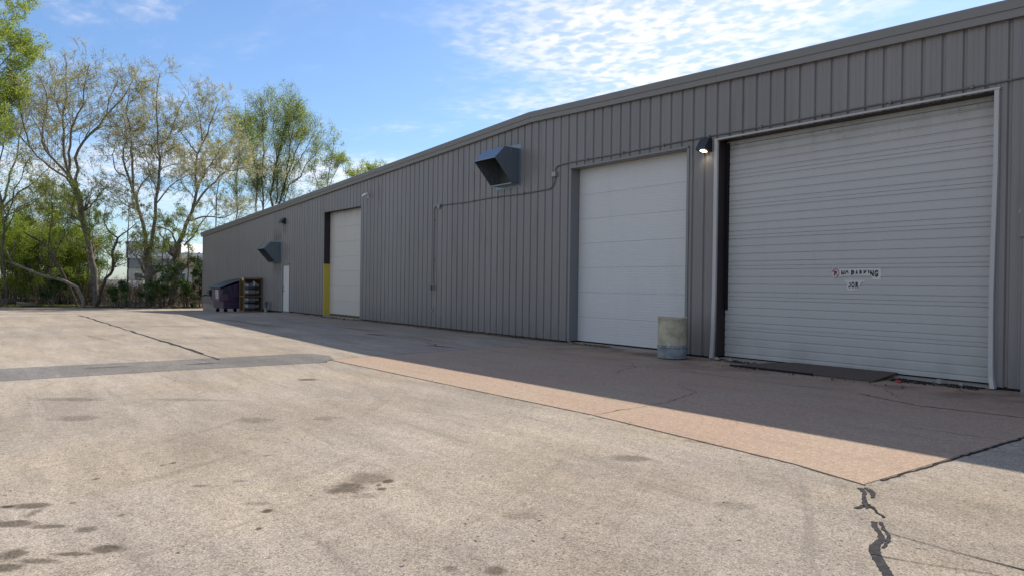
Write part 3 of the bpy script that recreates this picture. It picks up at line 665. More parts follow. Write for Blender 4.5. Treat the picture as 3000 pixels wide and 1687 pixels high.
def wall_lamp(xc, zt, wd, lit, label):
    t = empty('wall_lamp', (xc, 0, zt-.3), label, 'wall lamp')
    a, bq = xc-wd/2, xc+wd/2
    MB().prism_x([(0, zt), (-.10, zt-.005), (-.235, zt-.20), (-.235, zt-.235), (-.03, zt-.28), (0, zt-.28)], a, bq).build('housing', 'lamp_bronze', t, bevel=.006)
    MB().prism_x([(-.19, zt-.243), (-.07, zt-.270), (-.07, zt-.284), (-.17, zt-.268)], a+.07, bq-.07).build('lens', 'lamp_lens' if lit else 'lamp_glass_off', t)
    if lit:
        MB().lathe([(.012, 0), (.014, -.02), (.008, -.045)], (xc+.02, -.05, zt-.285), 10).build('photocell', 'debris_red', t)
        L = bpy.data.lights.new('lamp_light', 'SPOT'); L.energy = 1.6; L.color = (1, .88, .62); L.spot_size = math.radians(130); L.spot_blend = .8; L.shadow_soft_size = .05
        lo = bpy.data.objects.new('lamp_light', L); COL.objects.link(lo); lo.parent = t; lo.location = (0, -.14, -.02); lo.rotation_euler = (math.radians(22), 0, 0)
    return t
wall_lamp(-9.60, 4.50, .24, True, 'small dark wall lamp, lit, between the middle and near overhead doors')
wall_lamp(-34.5, 4.47, .40, False, 'dark wall lamp with pale lens high above the far exhaust hood')

t = empty('security_camera', (-25.4, 0, 4.72), 'small white security camera high on wall right of far overhead door', 'camera')
MB().lathe([(.055, 0), (.055, -.02), (.03, -.03)], (-25.42, 0, 4.70), 14, 'y').build('mount', 'white_plastic', t, smooth=True)
MB().tube([(-25.42, -.02, 4.70), (-25.42, -.09, 4.71), (-25.40, -.13, 4.75)], .018, 8).build('arm', 'white_plastic', t, smooth=True)
MB().tube([(-25.58, -.15, 4.74), (-25.22, -.17, 4.79)], [.045, .05], 12).build('body', 'white_plastic', t, smooth=True)

# electrical conduit
cd = empty('conduit', (-14.4, 0, 4.3), 'grey electrical conduit running along wall above the near doors', 'conduit')
YC = -.028
def arc(c, r, a0, a1, k=6): return [(c[0]+r*math.cos(math.radians(a0+(a1-a0)*i/k)), YC, c[1]+r*math.sin(math.radians(a0+(a1-a0)*i/k))) for i in range(k+1)]
run1 = [(-20.15, YC, 3.945)]+[(xx, YC+.0, 3.945+.012*math.sin(xx*2.1)) for xx in np.arange(-19.8, -14.8, .5)]+arc((-14.66, 4.19), .235, -90, 0)+[(-14.425, YC, 4.27)]
MB().tube(run1, .0135, 8).build('pipe', 'conduit_grey', cd, smooth=True)
run2 = [(-14.425, YC, 4.36)]+arc((-14.2, 4.36), .225, 180, 100)+[(-13.9, YC, 4.565), (-13.6, YC, 4.56)]+[(xx, YC, 4.555+.006*math.sin(xx*1.7)) for xx in np.arange(-13, 5, .9)]
run2 = [(-14.425, YC, 4.36)]+arc((-14.26, 4.36), .165, 180, 95)+[(-13.9, YC, 4.545)]+[(xx, YC, 4.54+.006*math.sin(xx*1.7)) for xx in np.arange(-13.3, 5, .9)]
MB().tube(run2, .0135, 8).build('pipe', 'conduit_grey', cd, smooth=True)
run3 = [(-20.2, YC, 3.935), (-20.38, YC, 3.93)]+arc((-20.38, 3.82), .11, 90, 180)+[(-20.49, YC, 3.6), (-20.49, YC, 1.42)]
MB().tube(run3, .0135, 8).build('pipe', 'conduit_grey', cd, smooth=True)
MB().box(-14.50, -14.35, -.085, -.0, 4.255, 4.375).build('junction_box', 'box_grey', cd, bevel=.006)
MB().tube([(-14.425, YC, 4.22), (-14.425, YC, 4.262)], .028, 8).build('fitting', 'conduit_grey', cd)
MB().box(-20.22, -20.10, -.075, -.0, 3.86, 4.0).build('junction_box', 'box_grey', cd, bevel=.006)
MB().tube([(-20.10, YC, 3.945), (-20.05, YC, 3.945)], .028, 8).build('fitting', 'conduit_grey', cd)
for i, xx in enumerate(list(np.arange(-19.4, -15, 1.22))+list(np.arange(-13.2, -3.8, 1.22))):
    zc = 3.945 if xx < -14.6 else 4.54
    MB().box(xx-.02, xx+.02, YC-.022, .0, zc-.024, zc+.026).build('clamp', 'conduit_grey', cd)
for zc in (3.5, 2.2): MB().box(-20.53, -20.45, YC-.02, 0, zc-.012, zc+.012).build('clamp', 'conduit_grey', cd)
rc = empty('outdoor_outlet', (-20.52, 0, 1.25), 'small grey weatherproof outlet at the foot of the vertical conduit', 'outlet')
MB().box(-20.58, -20.45, -.07, 0, 1.24, 1.42).build('box', 'box_grey', rc, bevel=.008)
MB().prism_x([(-.07, 1.41), (-.13, 1.36), (-.15, 1.25), (-.07, 1.24)], -20.59, -20.46).build('cover', 'conduit_grey', rc, bevel=.006)
hk = empty('wall_hook', (-20.55, 0, .6), 'thin round hose hook on wall below the outlet', 'hook')
MB().tube([(-20.55+.09*math.cos(math.radians(a)), -.03, .66+.09*math.sin(math.radians(a))) for a in range(150, 400, 20)], .010, 6).build('ring', 'box_grey', hk, smooth=True)
MB().box(-20.57, -20.53, -.03, 0, .55, .60).build('plate', 'box_grey', hk)
hk2 = empty('wall_hook', (-35.2, 0, .75), 'thin wire hook low on wall left of the personnel door', 'hook')
MB().tube([(-35.35, -.03, .86), (-35.30, -.05, .78), (-35.2, -.06, .75), (-35.08, -.05, .80)], .010, 6).build('wire', 'box_grey', hk2, smooth=True)
MB().box(-35.37, -35.33, -.035, 0, .84, .89).build('plate', 'box_grey', hk2)
hb_ = empty('hose_bib', (-48.2, 0, .45), 'dark pipe stub sticking out of wall near the far corner', 'pipe')
MB().tube([(-48.2, .01, .52), (-48.2, -.15, .52), (-48.2, -.34, .47)], .035, 8).build('pipe', 'black_rubber', hb_, smooth=True)
MB().lathe([(.06, 0), (.06, -.015)], (-48.2, .0, .52), 10, 'y').build('flange', 'conduit_grey', hb_)
sp = empty('vent_pipe', (-36.4, -.2, gz(-36.4)), 'stubby grey pipe with flared top standing by wall beside the personnel door', 'pipe')
z0 = gz(-36.4)
MB().lathe([(.09, 0), (.075, .03), (.07, .22)], (-36.4, -.22, z0), 14).build('collar', 'foundation_concrete', sp, smooth=True)
MB().lathe([(.055, .20), (.06, .30), (.09, .50), (.095, .53), (.08, .53)], (-36.4, -.22, z0), 14).build('spout', 'conduit_grey', sp, smooth=True)

# ------------------------------------------------------------------ lettering on the near door
sg = empty('no_parking_sticker', (-6.46, REC, 1.7), 'torn white NO PARKING sticker with a red crossed P, on the widest door', 'sign')
YS = REC-.003
def SX(q): return -6.834+(q+6.748)*1.0514
def txt_mesh(ch, x, z, hgt, wid, name, mat, parent, cutfn=None, y=YS-.003):
    cu = bpy.data.curves.new('t', 'FONT'); cu.body = ch; cu.size = 1; cu.offset = .055; cu.resolution_u = 4
    tmp = bpy.data.objects.new('t', cu); COL.objects.link(tmp); bpy.context.view_layer.update()
    me = bpy.data.meshes.new_from_object(tmp.evaluated_get(bpy.context.evaluated_depsgraph_get())); bpy.data.objects.remove(tmp)
    co = [v.co.copy() for v in me.vertices]; x0, x1 = min(c.x for c in co), max(c.x for c in co); y0, y1 = min(c.y for c in co), max(c.y for c in co)
    base = wloc(parent)
    for v in me.vertices:
        v.co = Vector((SX(x+(v.co.x-x0)/(x1-x0)*wid), y, z+(v.co.y-y0)/(y1-y0)*hgt))-base
    bm = bmesh.new(); bm.from_mesh(me)
    for (cox, coz, nx, nz) in (cutfn or []):   # keep the side the normal points away from
        g_ = bm.verts[:]+bm.edges[:]+bm.faces[:]
        bmesh.ops.bisect_plane(bm, geom=g_, plane_co=Vector((SX(cox), y, coz))-base, plane_no=(nx, 0, nz), clear_outer=True)
    bm.to_mesh(me); bm.free()
    return link(name, me, mat, parent)
ZT, HL = 1.785, .118                          # letter tops and height
row = [('N', -6.748, .058), ('O', -6.678, .056), ('P', -6.578, .056), ('A', -6.512, .062), ('R', -6.436, .058), ('K', -6.366, .062), ('I', -6.292, .020), ('N', -6.258, .060), ('G', -6.186, .060)]
tear = {0: .035, 1: .042, 2: .03, 3: .045, 4: .05, 5: .058, 6: .062}
for i, (ch, xx, wd) in enumerate(row):
    cut = [(xx, ZT-HL+tear[i], .25, -1)] if i in tear else ([(xx+.01, ZT-HL+.04, -.8, -1)] if i == 7 else None)
    txt_mesh(ch, xx, ZT-HL, HL, wd, 'letter', 'sticker_black', sg, cut)
def poly(name, pts, mat, parent, y):
    mb = MB(); k = len(pts); mb.add([(SX(a), y, z) for a, z in pts]+[(SX(a), y+.0016, z) for a, z in pts], [tuple(range(k)), tuple(range(2*k-1, k-1, -1))]+[(i, (i+1) % k, (i+1) % k+k, i+k) for i in range(k)])
    o = mb.build(name, mat, parent); return o
poly('sticker_backing', [(-6.925, 1.815), (-6.08, 1.822), (-6.08, 1.625), (-6.20, 1.622), (-6.225, 1.645), (-6.24, 1.69), (-6.40, 1.705), (-6.55, 1.695), (-6.72, 1.69), (-6.755, 1.672), (-6.775, 1.672), (-6.79, 1.655), (-6.88, 1.64), (-6.905, 1.71)], 'sticker_white', sg, YS)
# ring, bar and P of the symbol
rg_ = MB(); vs = []; fs = []
cxs, czs, ro, ri = -6.850, 1.733, .073, .061
angs = [math.radians(a) for a in range(-110, 171, 10)]
for a in angs:
    for r_ in (ro, ri): vs.append((SX(cxs+r_*.95*math.cos(a)), YS-.005, czs+r_*1.1*math.sin(a)))
fs = [(2*i, 2*i+1, 2*i+3, 2*i+2) for i in range(len(angs)-1)]
rg_.add(vs, fs).build('red_ring', 'sticker_red', sg)
MB().add([(SX(cxs+a), YS-.0062, czs+c) for a, c in ((-.056, .050), (-.047, .060), (.056, -.050), (.047, -.060))], [(0, 1, 2, 3)]).build('red_bar', 'sticker_red', sg)
txt_mesh('P', cxs-.026, czs-.045, .088, .052, 'letter', 'sticker_black', sg)
sg2 = empty('sticker_remnant', (-6.5, REC, 1.5), 'torn scrap of sticker reading OR, under the NO PARKING sticker', 'sign')
Z2, H2 = 1.475, .108
txt_mesh('O', -6.635, Z2, H2, .056, 'letter', 'sticker_black', sg2, [(-6.612, Z2+.06, -1, .25)])
txt_mesh('O', -6.570, Z2, H2, .056, 'letter', 'sticker_black', sg2); txt_mesh('R', -6.500, Z2, H2, .058, 'letter', 'sticker_black', sg2)
poly('letter_scrap', [(-6.405, 1.562), (-6.388, 1.582), (-6.365, 1.583), (-6.385, 1.57), (-6.400, 1.555)], 'sticker_black', sg2, YS-.004)
poly('letter_scrap', [(-6.672, 1.583), (-6.664, 1.583), (-6.652, 1.570), (-6.66, 1.568)], 'sticker_black', sg2, YS-.004)
poly('sticker_backing', [(-6.70, 1.615), (-6.34, 1.618), (-6.375, 1.56), (-6.42, 1.55), (-6.43, 1.46), (-6.50, 1.452), (-6.53, 1.435), (-6.62, 1.435), (-6.65, 1.46), (-6.645, 1.54), (-6.675, 1.57)], 'sticker_white', sg2, YS)

# ------------------------------------------------------------------ drum, plate and rubbish by the near doors
dr = empty('barrel', (-9.83, -.74, .014), 'squat concrete filled barrel, cream above and grey blue below, by middle door', 'barrel')
prof = [(.270, 0), (.288, .012), (.292, .03), (.290, .16), (.286, .205), (.298, .222), (.300, .238), (.286, .255), (.288, .41), (.284, .52), (.290, .545), (.284, .565), (.286, .74), (.292, .79), (.300, .806), (.300, .822), (.288, .828), (.272, .815), (.262, .812)]
ob = MB().lathe([(r_, z+.014) for r_, z in prof], (-9.83, -.74, 0), 40).build('body', 'drum_concrete', dr, smooth=True)
for v in ob.data.vertices:                    # dented
    a = math.atan2(v.co.y, v.co.x); k = 1+.012*math.sin(3*a+1)*math.sin(v.co.z*7)+.008*math.sin(5*a+v.co.z*13)
    v.co.x *= k; v.co.y *= k; v.co.z += .008*math.sin(2*a)*(v.co.z > .78)
pl = MB(); vs = [(-8.33, -.83, .022), (-5.69, -.86, .030), (-5.62, -.62, .05), (-5.72, .20, .085), (-7.9, .2, .075), (-8.38, -.2, .045)]
pl.add([(a, bq, c) for a, bq, c in vs]+[(a, bq, c-.018) for a, bq, c in vs], [tuple(range(6)), tuple(range(11, 5, -1))]+[(i, (i+1) % 6, (i+1) % 6+6, i+6) for i in range(6)])
pl = MB(); vs = [(-8.29, -.80, .022), (-6.9, -.83, .024), (-5.69, -.83, .030), (-5.80, .20, .085), (-7.7, .2, .075), (-8.0, -.1, .06)]
pl.add([(a, bq, c) for a, bq, c in vs]+[(a, bq, c-.020) for a, bq, c in vs], [tuple(range(6)), tuple(range(11, 5, -1))]+[(i, (i+1) % 6, (i+1) % 6+6, i+6) for i in range(6)])
tag(pl.build('steel_plate', 'rust_plate', origin=(-7, -.3, .02)), 'rusty steel ramp plate lying against the foot of the widest door', 'plate')
tag(MB().box(-8.32, -6.7, -.90, -.845, .0145, .04).build('timber_strip', 'black_rubber', origin=(-7.5, -.87, .015)), 'thin black strip lying along the edge of the rusty plate', 'strip')
sl = MB(); pts_ = [(-9.30, .05), (-8.6, -.02), (-8.1, .06), (-7.0, .04), (-5.7, .06), (-5.2, -.06), (-4.9, .04), (-4.37, .0), (-4.37, .36), (-9.30, .36)]
sl.prism_z(pts_, -.05, .035); tag(sl.build('door_sill', 'broken_concrete', bld))
def lumps(name, pts, mat, size, seed, label=None, cat=None, flat=.6):
    rr = np.random.default_rng(seed); mb = MB()
    for (a, bq, c) in pts:
        s = size*rr.uniform(.4, 1.3); k = 6; ang = np.sort(rr.uniform(0, math.tau, k))
        ring = [(a+s*math.cos(q)*rr.uniform(.6, 1), bq+s*math.sin(q)*rr.uniform(.6, 1), c) for q in ang]; tp = [(a+(p[0]-a)*.6, bq+(p[1]-bq)*.6, c+s*flat*rr.uniform(.5, 1)) for p in ring]
        mb.add(ring+tp, [tuple(range(k-1, -1, -1)), tuple(range(k, 2*k))]+[(i, (i+1) % k, (i+1) % k+k, i+k) for i in range(k)])
    o = mb.build(name, mat)
    if label: tag(o, label, cat, kind='stuff')
    return o
R_ = np.random.default_rng(12)
for i, (a, bq, s) in enumerate([(-9.22, -.10, .10), (-8.9, -.05, .08), (-5.05, -.03, .11), (-4.75, .0, .07)]):
    o = lumps('concrete_chunk', [(a, bq, .012)], 'broken_concrete', s, 40+i)
    tag(o, ['pale broken concrete lump at the left foot of the widest door', 'second broken concrete lump from the left foot of the widest door', 'largest broken concrete lump at the right end of the rusty plate', 'small broken concrete lump near the right foot of the widest door'][i], 'rubble')
lumps('gravel', [(R_.uniform(-9.2, -8.3), R_.uniform(-.35, .02), .013) for _ in range(120)]+[(R_.uniform(-5.7, -4.4), R_.normal(-.16, .12), .008) for _ in range(900)]+[(R_.uniform(-8.5, -5), R_.uniform(-1.2, -.85), .013) for _ in range(50)],
      'crack_dark', .022, 3, 'dark gravel and dirt gathered at the foot of the widest door', 'gravel')
lumps('gravel', [(R_.uniform(-5.8, -4.6), R_.normal(-.25, .1), .013) for _ in range(26)]+[(R_.uniform(-8.2, -5), R_.uniform(-1.4, .0), .016) for _ in range(10)], 'broken_concrete', .018, 5, 'pale concrete crumbs scattered at the foot of the widest door', 'gravel')
tag(MB().box(-5.50, -5.42, -.53, -.49, .014, .042).build('red_scrap', 'debris_red', origin=(-5.46, -.5, .014), bevel=.006), 'small red plastic scrap on the apron beside the rusty plate', 'litter')

def litter(name, n_, fx, mat, size, label, seed, cat='leaves'):
    rr = np.random.default_rng(seed); P = np.array([fx(rr) for _ in range(n_)]); s = size*rr.uniform(.5, 1.4, n_)
    a = rr.uniform(0, math.tau, n_); tilt = rr.uniform(-.6, .6, (n_, 2)); vs = []
    for du, dv in ((-1, -.5), (1, -.6), (1.1, .5), (-.9, .6)):
        ux = du*np.cos(a)-dv*np.sin(a); uy = du*np.sin(a)+dv*np.cos(a)
        vs.append(np.stack([P[:, 0]+ux*s, P[:, 1]+uy*s, P[:, 2]+s*(np.abs(ux*tilt[:, 0]+uy*tilt[:, 1])+.15)], 1))
    V = np.stack(vs, 1).reshape(-1, 3); me = bpy.data.meshes.new(name); me.from_pydata(V.tolist(), [], [(4*i, 4*i+1, 4*i+2, 4*i+3) for i in range(n_)])
    return tag(link(name, me, mat), label, cat, kind='stuff')
litter('leaf_litter', 1500, lambda r: ((q := -26.0+r.beta(1.4, 1.2)*12.0), -abs(r.normal(0, .16))-.01, .012), 'leaf_dead', .026, 'dead leaves blown along the foot of the grey wall', 61)
litter('leaf_litter', 160, lambda r: (r.uniform(-13.7, -12.2), -.05-abs(r.normal(0, .12)), .02), 'leaf_dead', .03, 'small drift of dead leaves at the left foot of the middle door', 62)
litter('leaf_litter', 300, lambda r: (r.uniform(-31, -25.6), -.1-abs(r.normal(0, .35)), .012), 'crack_dark', .03, 'dark crumbs of asphalt before the far overhead door', 63)
# a few crumbs, twigs and leaves lying about the yard
litter('yard_crumbs', 420, lambda r: (r.uniform(-16, -1.5), r.uniform(-12.5, -1.0), .02 if False else .018), 'leaf_dead', .011, 'tiny leaf crumbs scattered over the paving', 64, 'litter')

# ------------------------------------------------------------------ dumpster
dz0 = gz(-39.9)
dp = empty('dumpster', (-39.9, -1.0, dz0), 'purple wheeled dumpster with black slanting lid by the far wall', 'dumpster')
zq = lambda z: dz0+z
low = MB(); low.prism_x([(-1.58, zq(.20)), (-.38, zq(.20)), (-.32, zq(.85)), (-1.62, zq(.85))], -40.80, -38.90); low.build('tub', 'purple_plastic', dp, bevel=.03)
up_ = MB(); up_.prism_x([(-1.64, zq(.60)), (-1.70, zq(.66)), (-1.72, zq(1.22)), (-1.10, zq(1.42)), (-.30, zq(1.72)), (-.28, zq(.60))], -40.92, -38.86); up_.build('upper_body', 'purple_plastic', dp, bevel=.03)
MB().prism_x([(-1.76, zq(.58)), (-1.705, zq(.58)), (-1.705, zq(1.20)), (-1.76, zq(1.20))], -40.45, -39.0).build('front_panel', 'purple_faded', dp, bevel=.012)
MB().box(-38.88, -38.835, -1.72, -1.36, zq(.60), zq(1.05)).build('end_panel', 'purple_faded', dp, bevel=.012)
# lifting skirt on the end: a crown of tabs with two slots
sk = [(-1.47, 1.30), (-1.40, 1.28), (-1.20, .78), (-.62, .78), (-.50, 1.05), (-.42, 1.62), (-.50, 1.60), (-.56, 1.42), (-.60, 1.38), (-.66, 1.56), (-.72, 1.55), (-.74, 1.05), (-.86, 1.05), (-.88, 1.50), (-1.02, 1.44), (-1.06, 1.40), (-1.08, 1.06), (-1.20, 1.06), (-1.23, 1.38)]
MB().prism_x([(y, zq(z)) for y, z in sk], -38.855, -38.77).build('lifting_skirt', 'purple_plastic', dp, bevel=.01)
for k in range(4): MB().box(-38.905, -38.872, -1.55, -.40, zq(.25+k*.135), zq(.30+k*.135)).build('rib', 'purple_plastic', dp, bevel=.01)
MB().box(-40.95, -40.62, -1.86, -1.70, zq(.80), zq(1.14)).build('fork_pocket', 'lid_plastic', dp, bevel=.015)
MB().box(-38.90, -38.80, -1.66, -1.30, zq(1.0), zq(1.25)).build('fork_pocket', 'lid_plastic', dp, bevel=.015)
ld = MB(); N_ = 8; vs = []
for i in range(N_+1):
    f = i/N_; y = -1.80+f*1.55; z = 1.24+f*.50+.07*math.sin(f*math.pi)
    vs += [(-40.98, y, zq(z)), (-38.80, y, zq(z)), (-38.80, y, zq(z+.035)), (-40.98, y, zq(z+.035))]
fs = [(i*4+k, i*4+(k+1) % 4, i*4+4+(k+1) % 4, i*4+4+k) for i in range(N_) for k in range(4)]+[(3, 2, 1, 0), (N_*4, N_*4+1, N_*4+2, N_*4+3)]
lid = ld.add(vs, fs).build('lid', 'lid_plastic', dp, bevel=.008)
stq = MB(); stq.add([(-39.75, -1.763, zq(1.16)), (-39.28, -1.763, zq(1.16)), (-39.18, -1.763, zq(.72)), (-39.65, -1.763, zq(.72))], [(0, 1, 2, 3)]); st_ = stq.build('sticker', 'sticker_white', dp)
for k in range(6):
    zz_ = 1.11-k*.065; xo = .018*k
    MB().add([(-39.66+xo, -1.7645, zq(zz_)), (-39.34+xo-.05*(k % 2), -1.7645, zq(zz_)), (-39.34+xo-.05*(k % 2), -1.7645, zq(zz_-.028)), (-39.66+xo, -1.7645, zq(zz_-.028))], [(0, 1, 2, 3)]).build('print_bar', 'sticker_black', st_)
for xx in (-40.55, -39.1):
    for yy_ in (-1.42, -.52):
        c = MB().lathe([(.085, -.025), (.10, -.018), (.10, .018), (.085, .025)], (xx, yy_, dz0+.10+gz(xx)-gz(-39.9)), 16, 'x').build('caster', 'black_rubber', dp, smooth=True)
        MB().box(xx-.045, xx+.045, yy_-.05, yy_+.05, zq(.175), zq(.205)).build('caster_fork', 'lid_plastic', dp)

# ------------------------------------------------------------------ gas cylinder cage
cz = gz(-37.95)
cg = empty('cylinder_cage', (-37.95, -.5, cz), 'ochre steel cage holding gas cylinders, beside the purple dumpster', 'cage')
XA, XB, YA, YB, ZA, ZB = -38.32, -37.60, -.93, -.04, gz(-38.3)+.0, 1.58
for xx in (XA, XB):
    for yy_ in (YA, YB): MB().box(xx-.022, xx+.022, yy_-.022, yy_+.022, ZA if xx == XA else gz(XB), ZB).build('post', 'ochre_paint', cg)
for zz_ in (cz+.06, .66, ZB-.03):
    for xx in (XA, XB): MB().box(xx-.02, xx+.02, YA+.023, YB-.023, zz_-.022, zz_+.022).build('rail', 'ochre_paint', cg)
    for yy_ in (YA, YB): MB().box(XA+.023, XB-.023, yy_-.02, yy_+.02, zz_-.0215, zz_+.0215).build('rail', 'ochre_paint', cg)
MB().box(XA-.02, XB+.02, YA-.02, YB+.02, ZB+.001, ZB+.03).build('roof_sheet', 'ochre_paint', cg)
for zz_ in (cz+.085, .685): MB().box(XA+.02, XB-.02, YA+.02, YB-.02, zz_, zz_+.012).build('shelf', 'rust_plate', cg)
for k in range(6):
    xx = XA+.08+k*.112; MB().box(xx, xx+.01, YA-.012, YA-.004, cz+.08, ZB-.05).build('bar', 'ochre_paint', cg)
MB().box(XA+.03, XB-.03, YB-.018, YB-.012, cz+.05, ZB-.05).build('back_sheet', 'rust_plate', cg)
MB().box(XA-.012, XA-.004, YA+.02, YB-.02, cz+.05, ZB-.05).build('side_sheet', 'rust_plate', cg)
MB().box(XB-.20, XB-.03, YA-.05, YA-.023, ZB-.12, ZB+.02).build('tag_plate', 'sticker_white', cg)
dm = empty('hazard_diamond', (XB+.03, -.46, 1.3), 'small white and blue hazard diamond hung on the cylinder cage', 'sign')
def dia(name, pts, mat, xo): MB().add([(XB+xo, y, z) for y, z in pts]+[(XB+xo-.002, y, z) for y, z in pts], [tuple(range(4)), (7, 6, 5, 4)]+[(i, (i+1) % 4, (i+1) % 4+4, i+4) for i in range(4)]).build(name, mat, dm)
yc, zc_, q_ = -.46, 1.31, .135
dia('plate', [(yc-q_, zc_), (yc, zc_-q_), (yc+q_, zc_), (yc, zc_+q_)], 'sticker_white', .030)
dia('blue_field', [(yc-q_*.95, zc_), (yc-q_*.5, zc_-q_*.46), (yc-.005, zc_), (yc-q_*.5, zc_+q_*.46)], 'sign_blue', .0325)
dia('top_mark', [(yc-.03, zc_+.035), (yc+.03, zc_+.035), (yc+.006, zc_+.10), (yc-.006, zc_+.10)], 'sticker_black', .0325)
dia('right_mark', [(yc+.04, zc_-.03), (yc+.09, zc_-.03), (yc+.09, zc_+.03), (yc+.04, zc_+.03)], 'sticker_black', .0325)
for i, zc in enumerate((1.20, .865, .51, .165)):
    zc = (1.21, .875, .50, .145)[i]
    lab = ['topmost grey gas cylinder lying in the ochre cage, behind the hazard diamond', 'second gas cylinder from the top lying in the ochre cage', 'third gas cylinder from the top in the ochre cage, just under the middle shelf', 'lowest grey gas cylinder lying on the floor of the ochre cage'][i]
    gc = empty('gas_cylinder', (XB-.20, -.5, zc-.15), lab, 'gas cylinder', 'gas cylinders in the ochre cage')
    MB().lathe([(.06, -.36), (.13, -.345), (.155, -.31), (.158, -.20), (.161, -.195), (.161, -.18), (.158, -.175), (.158, .13), (.150, .17), (.11, .205), (.05, .22)], (XB-.20, -.52, zc), 22, 'y').build('body', 'cylinder_metal', gc, smooth=True)
    cl = MB(); vs = []; fs = []
    for k in range(15):
        a = math.radians(-120+k*240/14)
        for r_, h_ in ((.105, .19), (.108, .36), (.100, .36), (.097, .19)): vs.append((XB-.20+r_*math.sin(a), -.52+h_, zc+r_*math.cos(a)))
    fs = [(i*4+k, i*4+(k+1) % 4, i*4+4+(k+1) % 4, i*4+4+k) for i in range(14) for k in range(4)]
    cl.add(vs, fs).build('collar', 'cylinder_metal', gc, smooth=True)
    MB().lathe([(.03, .21), (.03, .27), (.018, .28), (.018, .32)], (XB-.20, -.52, zc), 10, 'y').build('valve', 'ochre_paint', gc)

# ------------------------------------------------------------------ trees
def ray(px, py):
    d = fw+r2*((px-1500)/FOC)-u2*((py-843.5)/FOC); return np.array(d)
def at(px, py, dep): return ray(px, py)*dep+np.array((0, -D, EYE))
def quads(name, V, F, mat, parent, smooth=False):
    me = bpy.data.meshes.new(name); nv, nf = len(V), len(F)
    me.vertices.add(nv); me.vertices.foreach_set('co', np.ascontiguousarray(V, np.float32).ravel())
    k = F.shape[1]; me.loops.add(nf*k); me.loops.foreach_set('vertex_index', np.ascontiguousarray(F, np.int32).ravel())
    me.polygons.add(nf); me.polygons.foreach_set('loop_start', np.arange(0, nf*k, k, dtype=np.int32))
    if smooth: me.polygons.foreach_set('use_smooth', np.ones(nf, bool))
    me.update(calc_edges=True); me.validate()
    return link(name, me, mat, parent)
def tubes(P, Rd, S):
    """P (N,K,3) centre lines, Rd (N,K) radii -> verts, quad faces"""
    N, K, _ = P.shape
    T = np.gradient(P, axis=1); T /= np.linalg.norm(T, axis=2, keepdims=True)+1e-9
    ref = np.tile(np.array([.31, .77, .56]), (N, K, 1)); A = np.cross(T, ref); A /= np.linalg.norm(A, axis=2, keepdims=True)+1e-9; B = np.cross(T, A)
    ang = np.arange(S)*math.tau/S
    V = P[:, :, None, :]+(A[:, :, None, :]*np.cos(ang)[None, None, :, None]+B[:, :, None, :]*np.sin(ang)[None, None, :, None])*Rd[:, :, None, None]
    base = (np.arange(N)*K*S)[:, None, None]+(np.arange(K-1)*S)[None, :, None]
    k0 = np.arange(S)[None, None, :]; k1 = (np.arange(S)+1)[None, None, :] % S
    F = np.stack([base+k0, base+k1, base+S+k1, base+S+k0], -1).reshape(-1, 4)
    return V.reshape(-1, 3), F
def spawn(r, P, Rd, M, tmin, len_rng, ang_rng, upw, K, wig, rad_f, taper=.25, lean=None, minr=.006):
    N, K0, _ = P.shape
    seg = np.linalg.norm(np.diff(P, axis=1), axis=2).sum(1); pr = seg*(1-tmin if np.isscalar(tmin) else 1); pr = pr/pr.sum()
    i = r.choice(N, M, p=pr); t = tmin+(1-tmin)*r.random(M)**.85; f = t*(K0-1); a = np.minimum(f.astype(int), K0-2); fr = (f-a)[:, None]
    S = P[i, a]*(1-fr)+P[i, a+1]*fr; T = P[i, a+1]-P[i, a]; T /= np.linalg.norm(T, axis=1, keepdims=True)+1e-9
    rad = (Rd[i, a]*(1-fr[:, 0])+Rd[i, a+1]*fr[:, 0])*rad_f*r.uniform(.7, 1.1, M)
    Q = r.normal(size=(M, 3)); Q -= T*(Q*T).sum(1, keepdims=True); Q /= np.linalg.norm(Q, axis=1, keepdims=True)
    an = np.radians(r.uniform(*ang_rng, M))[:, None]; d = T*np.cos(an)+Q*np.sin(an); d[:, 2] += upw
    if lean is not None: d += lean
    d /= np.linalg.norm(d, axis=1, keepdims=True)
    L = r.uniform(*len_rng, M)*(1.15-.55*t); out = np.zeros((M, K, 3)); out[:, 0] = S
    for k in range(1, K):
        d = d+r.normal(size=(M, 3))*wig; d[:, 2] += upw*.25; d /= np.linalg.norm(d, axis=1, keepdims=True)
        out[:, k] = out[:, k-1]+d*(L/(K-1))[:, None]
    rad = np.maximum(rad, minr); rr = rad[:, None]*np.linspace(1, taper, K)[None, :]
    return out, np.maximum(rr, minr*.6)
def leaves(r, P, n_, size, spread, flat=0.):
    N, K, _ = P.shape; i = r.integers(0, N, n_); f = r.random(n_)**.6*(K-1.001); a = f.astype(int); fr = (f-a)[:, None]
    C = P[i, a]*(1-fr)+P[i, a+1]*fr+r.normal(size=(n_, 3))*spread
    u = r.normal(size=(n_, 3)); u /= np.linalg.norm(u, axis=1, keepdims=True); v = np.cross(u, r.normal(size=(n_, 3))); v /= np.linalg.norm(v, axis=1, keepdims=True)
    s = (size*r.uniform(.5, 1.4, n_))[:, None]
    V = np.stack([C-u*s, C+v*s*.55, C+u*s, C-v*s*.55], 1).reshape(-1, 3)
    return V, np.arange(n_*4).reshape(-1, 4)
def resample(pts, K):
    pts = np.array(pts, float); d = np.r_[0, np.cumsum(np.linalg.norm(np.diff(pts, axis=0), axis=1))]
    t = np.linspace(0, d[-1], K)
    # Catmull-Rom-ish smoothing
    lin = np.stack([np.interp(t, d, pts[:, j]) for j in range(pts.shape[1])], 1)
    sm = lin.copy(); sm[1:-1] = (lin[:-2]+2*lin[1:-1]+lin[2:])/4
    return sm
